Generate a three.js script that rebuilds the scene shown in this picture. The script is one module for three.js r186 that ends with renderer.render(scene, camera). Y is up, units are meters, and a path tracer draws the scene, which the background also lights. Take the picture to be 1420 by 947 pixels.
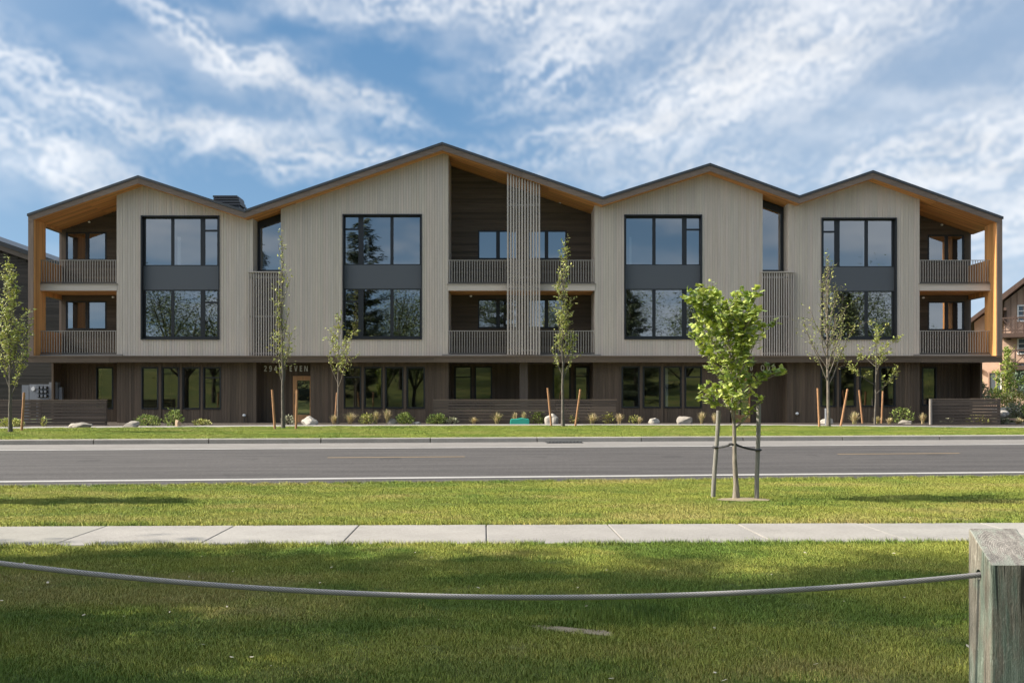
import * as THREE from 'three';
import { mergeGeometries, mergeVertices } from 'three/addons/utils/BufferGeometryUtils.js';
import { FontLoader } from 'three/addons/loaders/FontLoader.js';
import { TextGeometry } from 'three/addons/geometries/TextGeometry.js';
import { Brush, Evaluator, SUBTRACTION } from 'three-bvh-csg';

// ------------------------------------------------------------------ camera, sky, sun, exposure
const scene = new THREE.Scene();
const EYE = 1.573, F = 1392, CX = 712, HZ = 550;          // eye height (m), focal length, vanishing point (px of the 1420 x 947 photograph)
const camera = new THREE.PerspectiveCamera(2 * Math.atan(473.5 / F) * 180 / Math.PI, 1420 / 947, 0.1, 2000);
camera.position.set(0, EYE, 0);
camera.lookAt(0, EYE, -10);
camera.setViewOffset(1420, 947, 710 - CX, 473.5 - HZ, 1420, 947);
const renderer = new THREE.WebGLRenderer({ antialias: true });
renderer.toneMapping = THREE.LinearToneMapping;
renderer.toneMappingExposure = 2.02;
renderer.shadowMap.enabled = true;
renderer.shadowMap.type = THREE.PCFSoftShadowMap;
const SUN_EL = 36 * Math.PI / 180, SUN_AZ = 2.5 * Math.PI / 180;
const sunDir = new THREE.Vector3(-Math.cos(SUN_EL) * Math.cos(SUN_AZ), Math.sin(SUN_EL), Math.cos(SUN_EL) * Math.sin(SUN_AZ));
const sun = new THREE.DirectionalLight(new THREE.Color(1, 0.92, 0.79), 3.9);
sun.target.position.set(0, 0, -25); sun.position.copy(sunDir).multiplyScalar(120).add(sun.target.position);
sun.castShadow = true; sun.shadow.radius = 1.2; sun.shadow.mapSize.set(4096, 4096);
Object.assign(sun.shadow.camera, { left: -60, right: 60, top: 60, bottom: -60, near: 1, far: 300 });
scene.add(sun, sun.target);

// ------------------------------------------------------------------ random numbers and noise
function rng(seed) { let a = seed >>> 0; return () => { a = (a + 0x6D2B79F5) | 0; let t = Math.imul(a ^ (a >>> 15), 1 | a); t = (t + Math.imul(t ^ (t >>> 7), 61 | t)) ^ t; return ((t ^ (t >>> 14)) >>> 0) / 4294967296; }; }
const PERM = new Uint8Array(512); { const r = rng(77), p = [...Array(256).keys()]; for (let i = 255; i > 0; i--) { const j = Math.floor(r() * (i + 1)); [p[i], p[j]] = [p[j], p[i]]; } for (let i = 0; i < 512; i++) PERM[i] = p[i & 255]; }
function vn(x, y, z = 0) {                                   // value noise, 0..1
  const xi = Math.floor(x), yi = Math.floor(y), zi = Math.floor(z), fx = x - xi, fy = y - yi, fz = z - zi;
  const u = fx * fx * (3 - 2 * fx), v = fy * fy * (3 - 2 * fy), w = fz * fz * (3 - 2 * fz);
  const X0 = xi & 255, X1 = (xi + 1) & 255, Y0 = yi & 255, Y1 = (yi + 1) & 255, Z0 = zi & 255, Z1 = (zi + 1) & 255;
  const a = PERM[X0], b = PERM[X1], aa = PERM[a + Y0], ab = PERM[a + Y1], ba = PERM[b + Y0], bb = PERM[b + Y1];
  let p = PERM[aa + Z0], q = PERM[ab + Z0]; p += (PERM[ba + Z0] - p) * u; q += (PERM[bb + Z0] - q) * u; p += (q - p) * v;
  let s = PERM[aa + Z1], t = PERM[ab + Z1]; s += (PERM[ba + Z1] - s) * u; t += (PERM[bb + Z1] - t) * u; s += (t - s) * v;
  return (p + (s - p) * w) / 255;
}
function fbm(x, y, z = 0, o = 5, g = 0.5) { let s = 0, a = 1, t = 0; for (let i = 0; i < o; i++) { s += a * vn(x, y, z); t += a; a *= g; x = x * 2.03 + 17.1; y = y * 2.03 + 5.3; z = z * 2.03 + 3.7; } return s / t; }
const clamp = (x, a = 0, b = 1) => Math.min(b, Math.max(a, x)), lerp = (a, b, t) => a + (b - a) * t;
const smooth = (a, b, x) => { const t = clamp((x - a) / (b - a)); return t * t * (3 - 2 * t); };

// ------------------------------------------------------------------ sky: blue air, thin cirrus and a hazier milky sheet
{
  const W = 2048, H = 1024, data = new Float32Array(W * H * 4);
  // cirrus streaks: centre, half length, half width, angle (all in degrees of azimuth / elevation), strength
  const streaks = [[-26, 16.4, 6.5, 1.5, -22, .75], [-26.5, 13.2, 6, 1.5, -32, .8], [-16.5, 18.6, 5.6, 1.05, -30, .95], [-13, 21.6, 2.5, .9, -20, .5],
    [-15, 13.6, 4.6, 1.15, -4, .7], [-8, 13.3, 4.6, .9, -14, .65], [-22, 10.8, 2, .5, -8, .5], [-9.5, 16.5, 4, .9, -24, .5], [-2, 21.6, 8.5, 1.8, -3, .8], [3, 18.5, 3.4, 2.1, 25, .75], [6, 14.6, 6, 1.4, 20, .7],
    [12.5, 17.2, 6, 3.0, 32, .95], [18, 18.6, 8, 2.2, 26, .6], [24, 12.3, 7, 2.6, 20, .85], [27, 8.6, 6, 2.0, 14, .7], [10, 12.2, 5, .9, 6, .5], [5, 20.8, 3.5, 2.0, 40, .5]];
  for (let j = 0; j < H; j++) for (let i = 0; i < W; i++) {
    const az = ((i + .5) / W - .5) * 2 * Math.PI, el = ((j + .5) / H - .5) * Math.PI;
    const dx = Math.cos(el) * Math.cos(az), dy = Math.sin(el), dz = Math.cos(el) * Math.sin(az);
    const e = Math.max(dy, 0), c = clamp(dx * sunDir.x + dy * sunDir.y + dz * sunDir.z, -1, 1);
    const t = Math.pow(1 - e, 4.6);
    let r = lerp(.036, .215, t), g = lerp(.112, .335, t), b = lerp(.235, .45, t);
    const glow = 2.0 * Math.pow(Math.max(c, 0), 5) + 1.6 * Math.pow(Math.max(c, 0), 60);
    r += glow; g += glow * .96; b += glow * .88;
    if (dy > -.02) {
      const A = Math.atan2(dx, -dz) * 180 / Math.PI, E = el * 180 / Math.PI;
      const pl = 1 / (e + .16), qx = dx * pl, qz = dz * pl;                       // cloud sheet seen in perspective
      const wx = fbm(qx * 1.3 + 9, qz * 1.3, 1.5, 3) - .5, wz = fbm(qx * 1.3, qz * 1.3 + 31, 4.5, 3) - .5, ax = qx + wx * .5, azz = qz + wz * .5;
      const base = fbm(ax * .9 + 3, azz * 1.5, 7, 5, .55), fine = fbm(ax * 6 + azz * 2, azz * 10 - ax * 3, 2, 5, .62);
      let k = smooth(.36, .74, base * .7 + fine * .3) * .72 + .02;
      const front = smooth(-.1, .35, -dz) * smooth(40, 27, E);
      if (front > 0) {
        let s = 0; const jx = (fbm(A * .3, E * .35, 11, 5, .55) - .5) * 4, jy = (fbm(A * .38 + 7, E * .5, 13, 6, .58) - .5) * 3.0;
        for (const [a0, e0, l, w, ang, q] of streaks) {
          const ux = (A - a0 + jx) * .95, uy = (E - e0 + jy) * 1.18; if (Math.abs(ux) > 17 || Math.abs(uy) > 12) continue;
          const ca = Math.cos(ang * Math.PI / 180), sa = Math.sin(ang * Math.PI / 180), p = ux * ca + uy * sa, n = -ux * sa + uy * ca, gs = Math.exp(-(p * p) / (l * l) - (n * n) / (w * w));
          if (gs > .02) { const f1 = fbm(p * .55 + a0 + jy * .3, n * 3.4 + e0, 3, 6, .66), f2 = fbm(p * 1.6 + a0, n * 9 + e0, 8, 4, .65); s += q * gs * (.05 + 2.1 * smooth(.37, .74, f1 * .62 + f2 * .38)); }
        }
        const patchy = smooth(.45, .75, fbm(A * .16 + 4, E * .34 + 2, 5, 6, .55)) * .26;
        k = lerp(k, s * 1.0 + patchy * (.5 + fine) + smooth(-6, 20, A) * .22 + .01, front);
      }
      k = 1 - Math.exp(-1.2 * Math.max(k, 0));
      const lum = .43 + .14 * fine + 1.7 * Math.pow(Math.max(c, 0), 5);
      r = lerp(r, lum * .985, k); g = lerp(g, lum, k); b = lerp(b, lum * 1.025, k);
    }
    const o = (j * W + i) * 4; data[o] = r; data[o + 1] = g; data[o + 2] = b; data[o + 3] = 1;
  }
  const tx = new THREE.DataTexture(data, W, H, THREE.RGBAFormat, THREE.FloatType);
  tx.mapping = THREE.EquirectangularReflectionMapping; tx.magFilter = tx.minFilter = THREE.LinearFilter; tx.wrapS = THREE.RepeatWrapping; tx.needsUpdate = true;
  scene.background = tx; scene.environment = tx;
}

// ------------------------------------------------------------------ building blocks
const V = (x, y, z) => new THREE.Vector3(x, y, z);
const lin = (r, g, b) => new THREE.Color().setRGB(r, g, b);
class Acc {                                                  // collects faces; uv in metres; grain runs along v (or along u when swap is set)
  constructor() { this.p = []; this.n = []; this.u = []; this.c = []; this.swap = false; this.off = [0, 0]; }
  tri(a, b, c, col = [1, 1, 1]) {
    const ux = b[0] - a[0], uy = b[1] - a[1], uz = b[2] - a[2], vx = c[0] - a[0], vy = c[1] - a[1], vz = c[2] - a[2];
    let nx = uy * vz - uz * vy, ny = uz * vx - ux * vz, nz = ux * vy - uy * vx; const l = Math.hypot(nx, ny, nz) || 1; nx /= l; ny /= l; nz /= l;
    const ax = Math.abs(nx), ay = Math.abs(ny), az = Math.abs(nz);
    for (const q of [a, b, c]) {
      this.p.push(...q); this.n.push(nx, ny, nz); this.c.push(...col);
      let s, t; if (az >= ax && az >= ay) { s = q[0]; t = q[1]; } else if (ax >= ay) { s = q[2]; t = q[1]; } else { s = q[0]; t = q[2]; }
      s += this.off[0]; t += this.off[1]; this.u.push(...(this.swap ? [t, s] : [s, t]));
    }
  }
  quad(a, b, c, d, col) { this.tri(a, b, c, col); this.tri(a, c, d, col); }
  box(x0, x1, y0, y1, z0, z1, col) { return this.prism([[x0, y0], [x1, y0], [x1, y1], [x0, y1]], z0, z1, col); }
  prism(poly, z0, z1, col) {                                 // convex polygon in xy (counter-clockwise) from z0 (back) to z1 (front)
    const n = poly.length;
    for (let i = 1; i < n - 1; i++) { this.tri([...poly[0], z1], [...poly[i], z1], [...poly[i + 1], z1], col); this.tri([...poly[0], z0], [...poly[i + 1], z0], [...poly[i], z0], col); }
    for (let i = 0; i < n; i++) { const a = poly[i], b = poly[(i + 1) % n]; this.quad([...a, z0], [...b, z0], [...b, z1], [...a, z1], col); }
    return this;
  }
  geo() {
    const g = new THREE.BufferGeometry();
    g.setAttribute('position', new THREE.Float32BufferAttribute(this.p, 3)); g.setAttribute('normal', new THREE.Float32BufferAttribute(this.n, 3));
    g.setAttribute('uv', new THREE.Float32BufferAttribute(this.u, 2)); g.setAttribute('color', new THREE.Float32BufferAttribute(this.c, 3));
    return g;
  }
}
const boxGeo = (x0, x1, y0, y1, z0, z1, col) => new Acc().box(x0, x1, y0, y1, z0, z1, col).geo();
function shadows(o) { o.traverse((m) => { if (m.isMesh) { m.castShadow = true; m.receiveShadow = true; } }); return o; }
const taken = {};
function numbered(name) { const k = taken[name] = (taken[name] ?? -1) + 1; return k ? name + '_' + String(k).padStart(3, '0') : name; }
function tag(o, label, category, group) { o.userData.label = label; o.userData.category = category; if (group) o.userData.group = group; return o; }
function thing(name, label, category, [x, y, z], group) { const o = new THREE.Group(); o.name = numbered(name); o.position.set(x, y, z); scene.add(o); return tag(o, label, category, group); }
function single(name, geo, mat, label, category, group) { const o = new THREE.Mesh(geo, mat); o.name = numbered(name); scene.add(shadows(o)); return tag(o, label, category, group); }
function structure(name, geo, mat) { const o = new THREE.Mesh(geo, mat); o.name = numbered(name); o.userData.kind = 'structure'; scene.add(shadows(o)); return o; }
// a part whose geometry is in world coordinates goes under a thing that stands at `at`
function part(parent, name, geo, mat, at = [0, 0, 0]) { geo.translate(-at[0], -at[1], -at[2]); const o = new THREE.Mesh(geo, mat); o.name = name; parent.add(shadows(o)); return o; }
function piece(parent, name, geo, mat, x, y, z) { const o = new THREE.Mesh(geo, mat); o.name = name; o.position.set(x, y, z); parent.add(shadows(o)); return o; }
function copy(o, [x, y, z], turn = 0, scale = 1, label) { const c = o.clone(); c.userData = { ...o.userData }; c.name = numbered(o.name.replace(/_\d{3}$/, '')); c.position.set(x, y, z); c.rotation.y = turn; if (Array.isArray(scale)) c.scale.set(...scale); else c.scale.setScalar(scale); if (label) c.userData.label = label; scene.add(c); return c; }
// measured positions of the photograph at a known distance
const X = (px, d) => (px - CX) * d / F, Y = (py, d) => EYE + (HZ - py) * d / F;

// ------------------------------------------------------------------ textures and materials
function grey(w, h, fn, rx, ry, srgb = true) {
  const a = new Uint8Array(w * h * 4);
  for (let j = 0; j < h; j++) for (let i = 0; i < w; i++) { const v = fn(i / w, j / h); const o = (j * w + i) * 4; if (Array.isArray(v)) { a[o] = clamp(v[0]) * 255; a[o + 1] = clamp(v[1]) * 255; a[o + 2] = clamp(v[2]) * 255; } else a[o] = a[o + 1] = a[o + 2] = clamp(v) * 255; a[o + 3] = 255; }
  const t = new THREE.DataTexture(a, w, h); t.wrapS = t.wrapT = THREE.RepeatWrapping; t.magFilter = THREE.LinearFilter; t.minFilter = THREE.LinearMipmapLinearFilter; t.generateMipmaps = true; t.repeat.set(rx, ry);
  if (srgb) t.colorSpace = THREE.SRGBColorSpace; t.needsUpdate = true; return t;
}
// tiling fbm: blend of shifted copies
const tile = (f) => (u, v) => { const a = smooth(0, 1, u), b = smooth(0, 1, v); return lerp(lerp(f(u, v), f(u - 1, v), a), lerp(f(u, v - 1), f(u - 1, v - 1), a), b); };
const grainF = tile((u, v) => { const w = fbm(u * 5, v * 2, 3, 3) * .5; return .5 * fbm(u * 60 + w * 9, v * 2.2, 1, 4, .6) + .5 * fbm(u * 14 + w * 6, v * 3.1, 2, 4); });
const woodTex = grey(512, 512, (u, v) => .80 + .42 * (grainF(u, v) - .5) + .10 * (vn(u * 512, v * 60, 9) - .5), 1 / 1.1, 1 / 3.2);
const boardTex = grey(512, 512, (u, v) => .86 + .20 * (grainF(u, v) - .5) + .08 * (vn(u * 512, v * 60, 9) - .5), 1 / 1.1, 1 / 3.2);
const woodBump = grey(512, 512, (u, v) => grainF(u, v), 1 / 1.1, 1 / 3.2, false);
const speckF = tile((u, v) => .5 * fbm(u * 90, v * 90, 5, 3, .7) + .5 * fbm(u * 6, v * 6, 8, 5));
const concreteTex = grey(512, 512, (u, v) => .88 + .34 * (speckF(u, v) - .5) + .10 * (vn(u * 400, v * 400, 2) - .5), 1 / 2.3, 1 / 2.3);
const asphaltTex = grey(1024, 1024, (u, v) => .74 + .46 * (tile((a, b) => fbm(a * 2.5, b * 22, 4, 5, .6))(u, v) - .5) - .10 * smooth(.66, .72, tile((a, b) => fbm(a * 9, b * 9, 14, 5, .6))(u, v)) + .30 * (vn(u * 700, v * 700, 4) - .5) + .14 * (vn(u * 300, v * 300, 1) - .5), 1 / 7, 1 / 5.1);
const speckBump = grey(512, 512, (u, v) => vn(u * 256, v * 256, 3) * .6 + vn(u * 128, v * 128, 6) * .4, 1 / 1.1, 1 / 1.1, false);
const std = (o) => new THREE.MeshStandardMaterial(o);
const wood = (r, g, b, rough = .8, bump = .004) => std({ color: lin(r, g, b), map: woodTex, bumpMap: woodBump, bumpScale: bump, vertexColors: true, roughness: rough });
const M = {
  siding: std({ color: lin(.715, .62, .53), map: boardTex, bumpMap: woodBump, bumpScale: .003, vertexColors: true, roughness: .85 }), brown: wood(.190, .134, .090), darkBoard: wood(.150, .112, .082), cedar: wood(.98, .47, .17, .65), fascia: wood(.29, .212, .165), slat: std({ color: lin(.40, .352, .31), roughness: .75, vertexColors: true }),
  fence: wood(.165, .126, .098), doorWood: wood(1.0, .50, .21, .5), deck: wood(.42, .37, .32),
  metal: std({ color: lin(.055, .058, .064), roughness: .45, metalness: .3 }), frame: std({ color: lin(.022, .023, .026), roughness: .42, metalness: .2 }),
  spandrel: std({ color: lin(.092, .097, .108), roughness: .5, metalness: .15 }), rail: std({ color: lin(.36, .325, .285), roughness: .55, metalness: .3 }), railDark: std({ color: lin(.10, .09, .08), roughness: .5, metalness: .3 }),
  glass: new THREE.MeshPhysicalMaterial({ color: lin(.60, .64, .66), transmission: 1, thickness: 0, ior: 3.5, roughness: .012 }),
  plaster: std({ color: lin(.55, .53, .50), roughness: .95 }), floor: std({ color: lin(.30, .24, .18), roughness: .6 }), slab: std({ color: lin(.20, .18, .16), roughness: .9 }),
  white: std({ color: lin(.78, .77, .74), roughness: .6 }), grey: std({ color: lin(.24, .25, .27), roughness: .5, metalness: .2 }), letter: std({ color: lin(.86, .85, .82), roughness: .5 }),
  concrete: std({ color: lin(.405, .378, .340), map: concreteTex, vertexColors: true, roughness: .95, bumpMap: speckBump, bumpScale: .002 }),
  kerb: std({ color: lin(.54, .50, .44), map: concreteTex, vertexColors: true, roughness: .95, bumpMap: speckBump, bumpScale: .003 }),
  asphalt: std({ color: lin(.118, .106, .100), map: asphaltTex, roughness: .93, bumpMap: speckBump, bumpScale: .004 }),
  paint: std({ color: lin(.52, .50, .47), map: concreteTex, roughness: .8 }), yellow: std({ color: lin(.33, .235, .13), map: concreteTex, roughness: .85 }),
  soil: std({ color: lin(.10, .075, .055), map: concreteTex, roughness: 1, bumpMap: speckBump, bumpScale: .03 }),
};

// ------------------------------------------------------------------ ground, lawns, path, road
const ROAD_B = 0.115, ROAD_T = Math.atan(ROAD_B);
const line = (a, b) => (x) => a + b * x;
const swNear = line(10.72, .03), swFar = line(12.30, .03), kerbNear = line(18.5, ROAD_B), kerbFar = line(31.15, ROAD_B);
const pathPts = [[-60, 33], [-19.8, 38.7], [-10.4, 41], [-.7, 42.4], [7.6, 42.6], [11, 42.5], [18.1, 39.6], [60, 35]];
function poly(pts) { return (x) => { for (let i = 0; i < pts.length - 1; i++) if (x <= pts[i + 1][0] || i === pts.length - 2) { const [a, p] = pts[i], [b, q] = pts[i + 1]; return lerp(p, q, (x - a) / (b - a)); } }; }
const pathNear = poly(pathPts), pathFar = (x) => pathNear(x) + 2.3;
const roadRows = [[0, .165], [2.285, .12], [6.01, .085], [9.736, -.13], [12.42, -.15]];      // metres from the far kerb face, height
function roadY(x, d) { const z = (31.0 + ROAD_B * x - d) * Math.cos(ROAD_T); for (let i = 0; i < 4; i++) if (z <= roadRows[i + 1][0]) return lerp(roadRows[i][1], roadRows[i + 1][1], (z - roadRows[i][0]) / (roadRows[i + 1][0] - roadRows[i][0])); return -.15; }
function groundY(x, d) {                                    // height of the finished ground at x, distance d in front of the eye
  if (d <= kerbNear(x)) {
    let h = .018 * (fbm(x * .6 + 40, d * .6, 2, 3) - .5) * (d < swNear(x) - .4 ? 1 : .4) * (d > swNear(x) - .1 && d < swFar(x) + .1 ? 0 : 1);
    if (d < -8) h += 6.4 * smooth(-8, -55, d) + .5 * smooth(-12, -30, d) * fbm(x * .05, d * .05, 3, 3);
    return h;
  }
  if (d < 31.0 + ROAD_B * x) return roadY(x, d);
  return lerp(.31, .33, smooth(kerbFar(x), pathNear(x), d));
}
{ // one sheet under everything, out to the horizon
  const xs = [], ds = []; for (let x = -60; x <= 60; x += 2) xs.push(x); for (const e of [90, 140, 250, 500, 900]) { xs.push(e); xs.unshift(-e); }
  for (let d = -60; d <= 70; d += 1) ds.push(d); for (const e of [90, 140, 250, 500, 900]) { ds.push(e); ds.unshift(-e); }
  const p = [], u = [], ix = [];
  for (const d of ds) for (const x of xs) { const c = clamp(d, -60, 70); p.push(x, groundY(clamp(x, -60, 60), c) - (d > kerbNear(x) - 2 && d < kerbFar(x) + 2 ? .42 : .07), -d); u.push(x, d); }
  for (let j = 0; j < ds.length - 1; j++) for (let i = 0; i < xs.length - 1; i++) { const a = j * xs.length + i, b = a + 1, c = a + xs.length, e = c + 1; ix.push(a, b, e, a, e, c); }
  const g = new THREE.BufferGeometry(); g.setAttribute('position', new THREE.Float32BufferAttribute(p, 3)); g.setAttribute('uv', new THREE.Float32BufferAttribute(u, 2)); g.setIndex(ix); g.computeVertexNormals();
  M.ground = std({ color: lin(.085, .115, .035), map: concreteTex, roughness: 1 });
  structure('ground', g, M.ground);
}
// colour of the turf: healthy green, straw-dry patches; darker green bands nearby also paint in tree shade
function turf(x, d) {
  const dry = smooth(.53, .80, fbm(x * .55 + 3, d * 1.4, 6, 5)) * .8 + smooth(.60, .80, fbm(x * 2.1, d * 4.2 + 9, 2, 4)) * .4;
  const lushDark = smooth(.42, .62, fbm(x * .6 + 50, d * 2.4, 12, 5)) * (d < 11 ? 1 : .55) + .5 * smooth(.55, .7, fbm(x * 5, d * 7, 3, 3));
  const k = clamp(dry), q = clamp(lushDark - k * .8);
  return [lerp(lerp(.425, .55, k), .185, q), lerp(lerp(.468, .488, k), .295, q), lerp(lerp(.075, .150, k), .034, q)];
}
const lawnMat = std({ color: lin(.74, .73, .70), map: grey(512, 512, (u, v) => .72 + .5 * (speckF(u, v) - .5) + .3 * (vn(u * 512, v * 512, 3) - .5), 1 / 1.7, 1 / 1.7), vertexColors: true, roughness: 1, bumpMap: speckBump, bumpScale: .02 });
function lawn(name, d0, d1, x0, x1, nx, nd) {
  const p = [], u = [], c = [], ix = [];
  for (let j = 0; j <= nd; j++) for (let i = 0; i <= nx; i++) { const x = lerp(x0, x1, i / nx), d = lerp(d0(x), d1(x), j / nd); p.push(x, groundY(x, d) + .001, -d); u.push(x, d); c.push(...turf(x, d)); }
  for (let j = 0; j < nd; j++) for (let i = 0; i < nx; i++) { const a = j * (nx + 1) + i, b = a + 1, e = a + nx + 1; ix.push(a, b, e + 1, a, e + 1, e); }
  const g = new THREE.BufferGeometry(); g.setAttribute('position', new THREE.Float32BufferAttribute(p, 3)); g.setAttribute('uv', new THREE.Float32BufferAttribute(u, 2)); g.setAttribute('color', new THREE.Float32BufferAttribute(c, 3)); g.setIndex(ix); g.computeVertexNormals();
  return structure(name, g, lawnMat);
}
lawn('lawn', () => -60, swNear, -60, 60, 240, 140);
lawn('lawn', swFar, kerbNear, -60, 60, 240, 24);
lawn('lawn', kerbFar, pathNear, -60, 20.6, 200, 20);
function ruled(name, a, b, x0, x1, n, mat, lift) {
  const p = [], u = [], c = [], ix = [];
  for (let i = 0; i <= n; i++) { const x = lerp(x0, x1, i / n); for (const d of [a(x), b(x)]) { p.push(x, groundY(x, d) + lift, -d); u.push(x, d); c.push(1, 1, 1); } if (i < n) { const k = i * 2; ix.push(k, k + 2, k + 3, k, k + 3, k + 1); } }
  const g = new THREE.BufferGeometry(); g.setAttribute('position', new THREE.Float32BufferAttribute(p, 3)); g.setAttribute('uv', new THREE.Float32BufferAttribute(u, 2)); g.setAttribute('color', new THREE.Float32BufferAttribute(c, 3)); g.setIndex(ix); g.computeVertexNormals();
  return structure(name, g, mat);
}
ruled('path', pathNear, pathFar, -60, 60, 80, M.concrete, .014);
ruled('planting_bed', pathFar, () => 49, -60, 60, 80, M.soil, -.004);
ruled('planting_bed', kerbFar, pathNear, 20.5, 60, 20, M.soil, .004);
{ // near sidewalk: single slabs with open joints
  const walk = structure('sidewalk', boxGeo(-40, 40, -.1, -.02, -.78, .78, [1, 1, 1]), M.kerb);
  walk.position.set(0, 0, -11.51); walk.rotation.y = Math.atan(.03);
  const r = rng(5), joints = [-4.94, -3.40, -1.89, -.34, 1.15, 2.75, 4.26]; for (let x = 5.79; x < 34; x += 1.53) joints.push(x); for (let x = -6.47; x > -34; x -= 1.53) joints.unshift(x);
  for (let i = 0; i < joints.length - 1; i++) {
    const w = joints[i + 1] - joints[i] - .014, t = .93 + r() * .09, col = [t, t * (.985 + r() * .02), t * (.97 + r() * .03)];
    const sh = new THREE.Shape([[-w / 2, -.785], [w / 2, -.785], [w / 2, .785], [-w / 2, .785]].map((q) => new THREE.Vector2(...q)));
    const g = new THREE.ExtrudeGeometry(sh, { depth: .1, bevelEnabled: true, bevelSize: .008, bevelThickness: .008, bevelSegments: 2, bevelOffset: -.008 });
    g.rotateX(-Math.PI / 2); const n = g.attributes.position.count; g.setAttribute('color', new THREE.Float32BufferAttribute(Array.from({ length: n }, () => col).flat(), 3));
    const uv = g.attributes.uv, ps = g.attributes.position; for (let k = 0; k < n; k++) uv.setXY(k, ps.getX(k) + i * 1.53, ps.getZ(k) + i * .37);
    piece(walk, 'slab', g, M.concrete, (joints[i] + joints[i + 1]) / 2 + .03, -.103 + r() * .004, 0);
  }
}
{ // road with its kerbs and markings, all along one slightly turned axis
  const frameAt = (o, y = 0) => { o.position.set(0, y, -31.0); o.rotation.y = ROAD_T; return o; };
  const sheet = (rows, x0, x1, lift, step = 5) => {
    const p = [], u = [], c = [], ix = [], nx = Math.max(1, Math.round((x1 - x0) / step)), nr = rows.length;
    const h = (z) => { for (let i = 0; i < 4; i++) if (z <= roadRows[i + 1][0]) return lerp(roadRows[i][1], roadRows[i + 1][1], (z - roadRows[i][0]) / (roadRows[i + 1][0] - roadRows[i][0])); return -.15; };
    for (let i = 0; i <= nx; i++) for (const z of rows) { const x = lerp(x0, x1, i / nx); p.push(x, h(z) + lift, z); u.push(x, z); c.push(1, 1, 1); }
    for (let i = 0; i < nx; i++) for (let j = 0; j < nr - 1; j++) { const a = i * nr + j, b = a + nr; ix.push(a, a + 1, b + 1, a, b + 1, b); }
    const g = new THREE.BufferGeometry(); g.setAttribute('position', new THREE.Float32BufferAttribute(p, 3)); g.setAttribute('uv', new THREE.Float32BufferAttribute(u, 2)); g.setAttribute('color', new THREE.Float32BufferAttribute(c, 3)); g.setIndex(ix); g.computeVertexNormals(); return g;
  };
  frameAt(structure('road', sheet(roadRows.map((q) => q[0]), -110, 110, 0), M.asphalt));
  frameAt(structure('gutter', sheet([0, 1.05, 2.05], -110, 110, .004), std({ color: lin(.26, .24, .22), map: concreteTex, roughness: .95, bumpMap: speckBump, bumpScale: .003 })));
  frameAt(structure('edge_line', sheet([2.16, 2.42], -110, 110, .006), M.paint));
  frameAt(structure('edge_line', sheet([9.62, 9.85], -110, 110, .006), M.paint));
  for (let k = -7; k < 8; k++) { const a = -5.25 + k * 13.0; frameAt(structure('centre_line_dash', sheet([5.93, 6.07], a, a + 3.35, .006, 1), M.yellow)); }
  const seg = (face) => { const s = new THREE.Shape(); s.moveTo(-.17, -.2); s.lineTo(.03, -.2); s.lineTo(.02, face - .03); s.quadraticCurveTo(.01, face, -.02, face); s.lineTo(-.17, face); s.closePath();
    const g = new THREE.ExtrudeGeometry(s, { depth: 3.27, bevelEnabled: false, curveSegments: 3 }); g.rotateY(Math.PI / 2);
    return g; };
  for (const [far, z, y] of [[true, 0, .165], [false, 12.42, -.15]]) {
    const k = new THREE.Group(); k.name = numbered('kerb'); k.userData.kind = 'structure'; scene.add(frameAt(k));
    const g0 = seg(.15), r = rng(far ? 3 : 4);
    const vars = [0, 1, 2, 3].map(() => { const g = g0.clone(), t = .86 + r() * .2, n = g.attributes.position.count; g.setAttribute('color', new THREE.Float32BufferAttribute(Array.from({ length: n }, () => [t, t * .99, t * .97]).flat(), 3)); return g; });
    for (let i = -26; i < 26; i++) { const m = piece(k, 'kerb_stone', vars[Math.floor(r() * 4)], M.kerb, 0, y, z); if (far) { m.rotation.y = Math.PI; m.position.set(i * 3.3 + 4.02, y, z); } else m.position.set(i * 3.3, y, z); }
  }
}

// ------------------------------------------------------------------ the apartment building
const FD = 48, FRONT = 47.35, BACK = 50.3, BASE = .28;         // distances: facade, roof edge and band, balcony back walls
const B0 = [0, BASE, -FD];
const building = thing('apartment_building', 'long three-storey apartment building with zigzag gables, grey upper boards and dark brown ground floor', 'building', B0);
const profile = [[38, 296], [191, 243], [338, 291], [613, 197], [836, 273], [985, 226], [1109, 271], [1211, 236], [1391, 300]].map(([a, b]) => [X(a, FRONT), Y(b, FRONT)]);
const ROOF_T = .37;
function roofTop(x) { for (let i = 0; i < profile.length - 1; i++) if (x <= profile[i + 1][0] || i === profile.length - 2) { const [a, p] = profile[i], [b, q] = profile[i + 1]; return lerp(p, q, (x - a) / (b - a)); } }
const soffitY = (x) => roofTop(x) - ROOF_T;
const bx = (px) => X(px, FD), by = (py) => Y(py, FD);
const D3 = 6.98, D2 = 3.60, BAND0 = 3.19, BAND1 = 3.50;        // deck levels, band
const XL = profile[0][0], XR = profile[8][0];
const bpart = (name, acc, mat, parent = building) => part(parent, name, acc.geo ? acc.geo() : acc, mat, B0);
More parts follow.
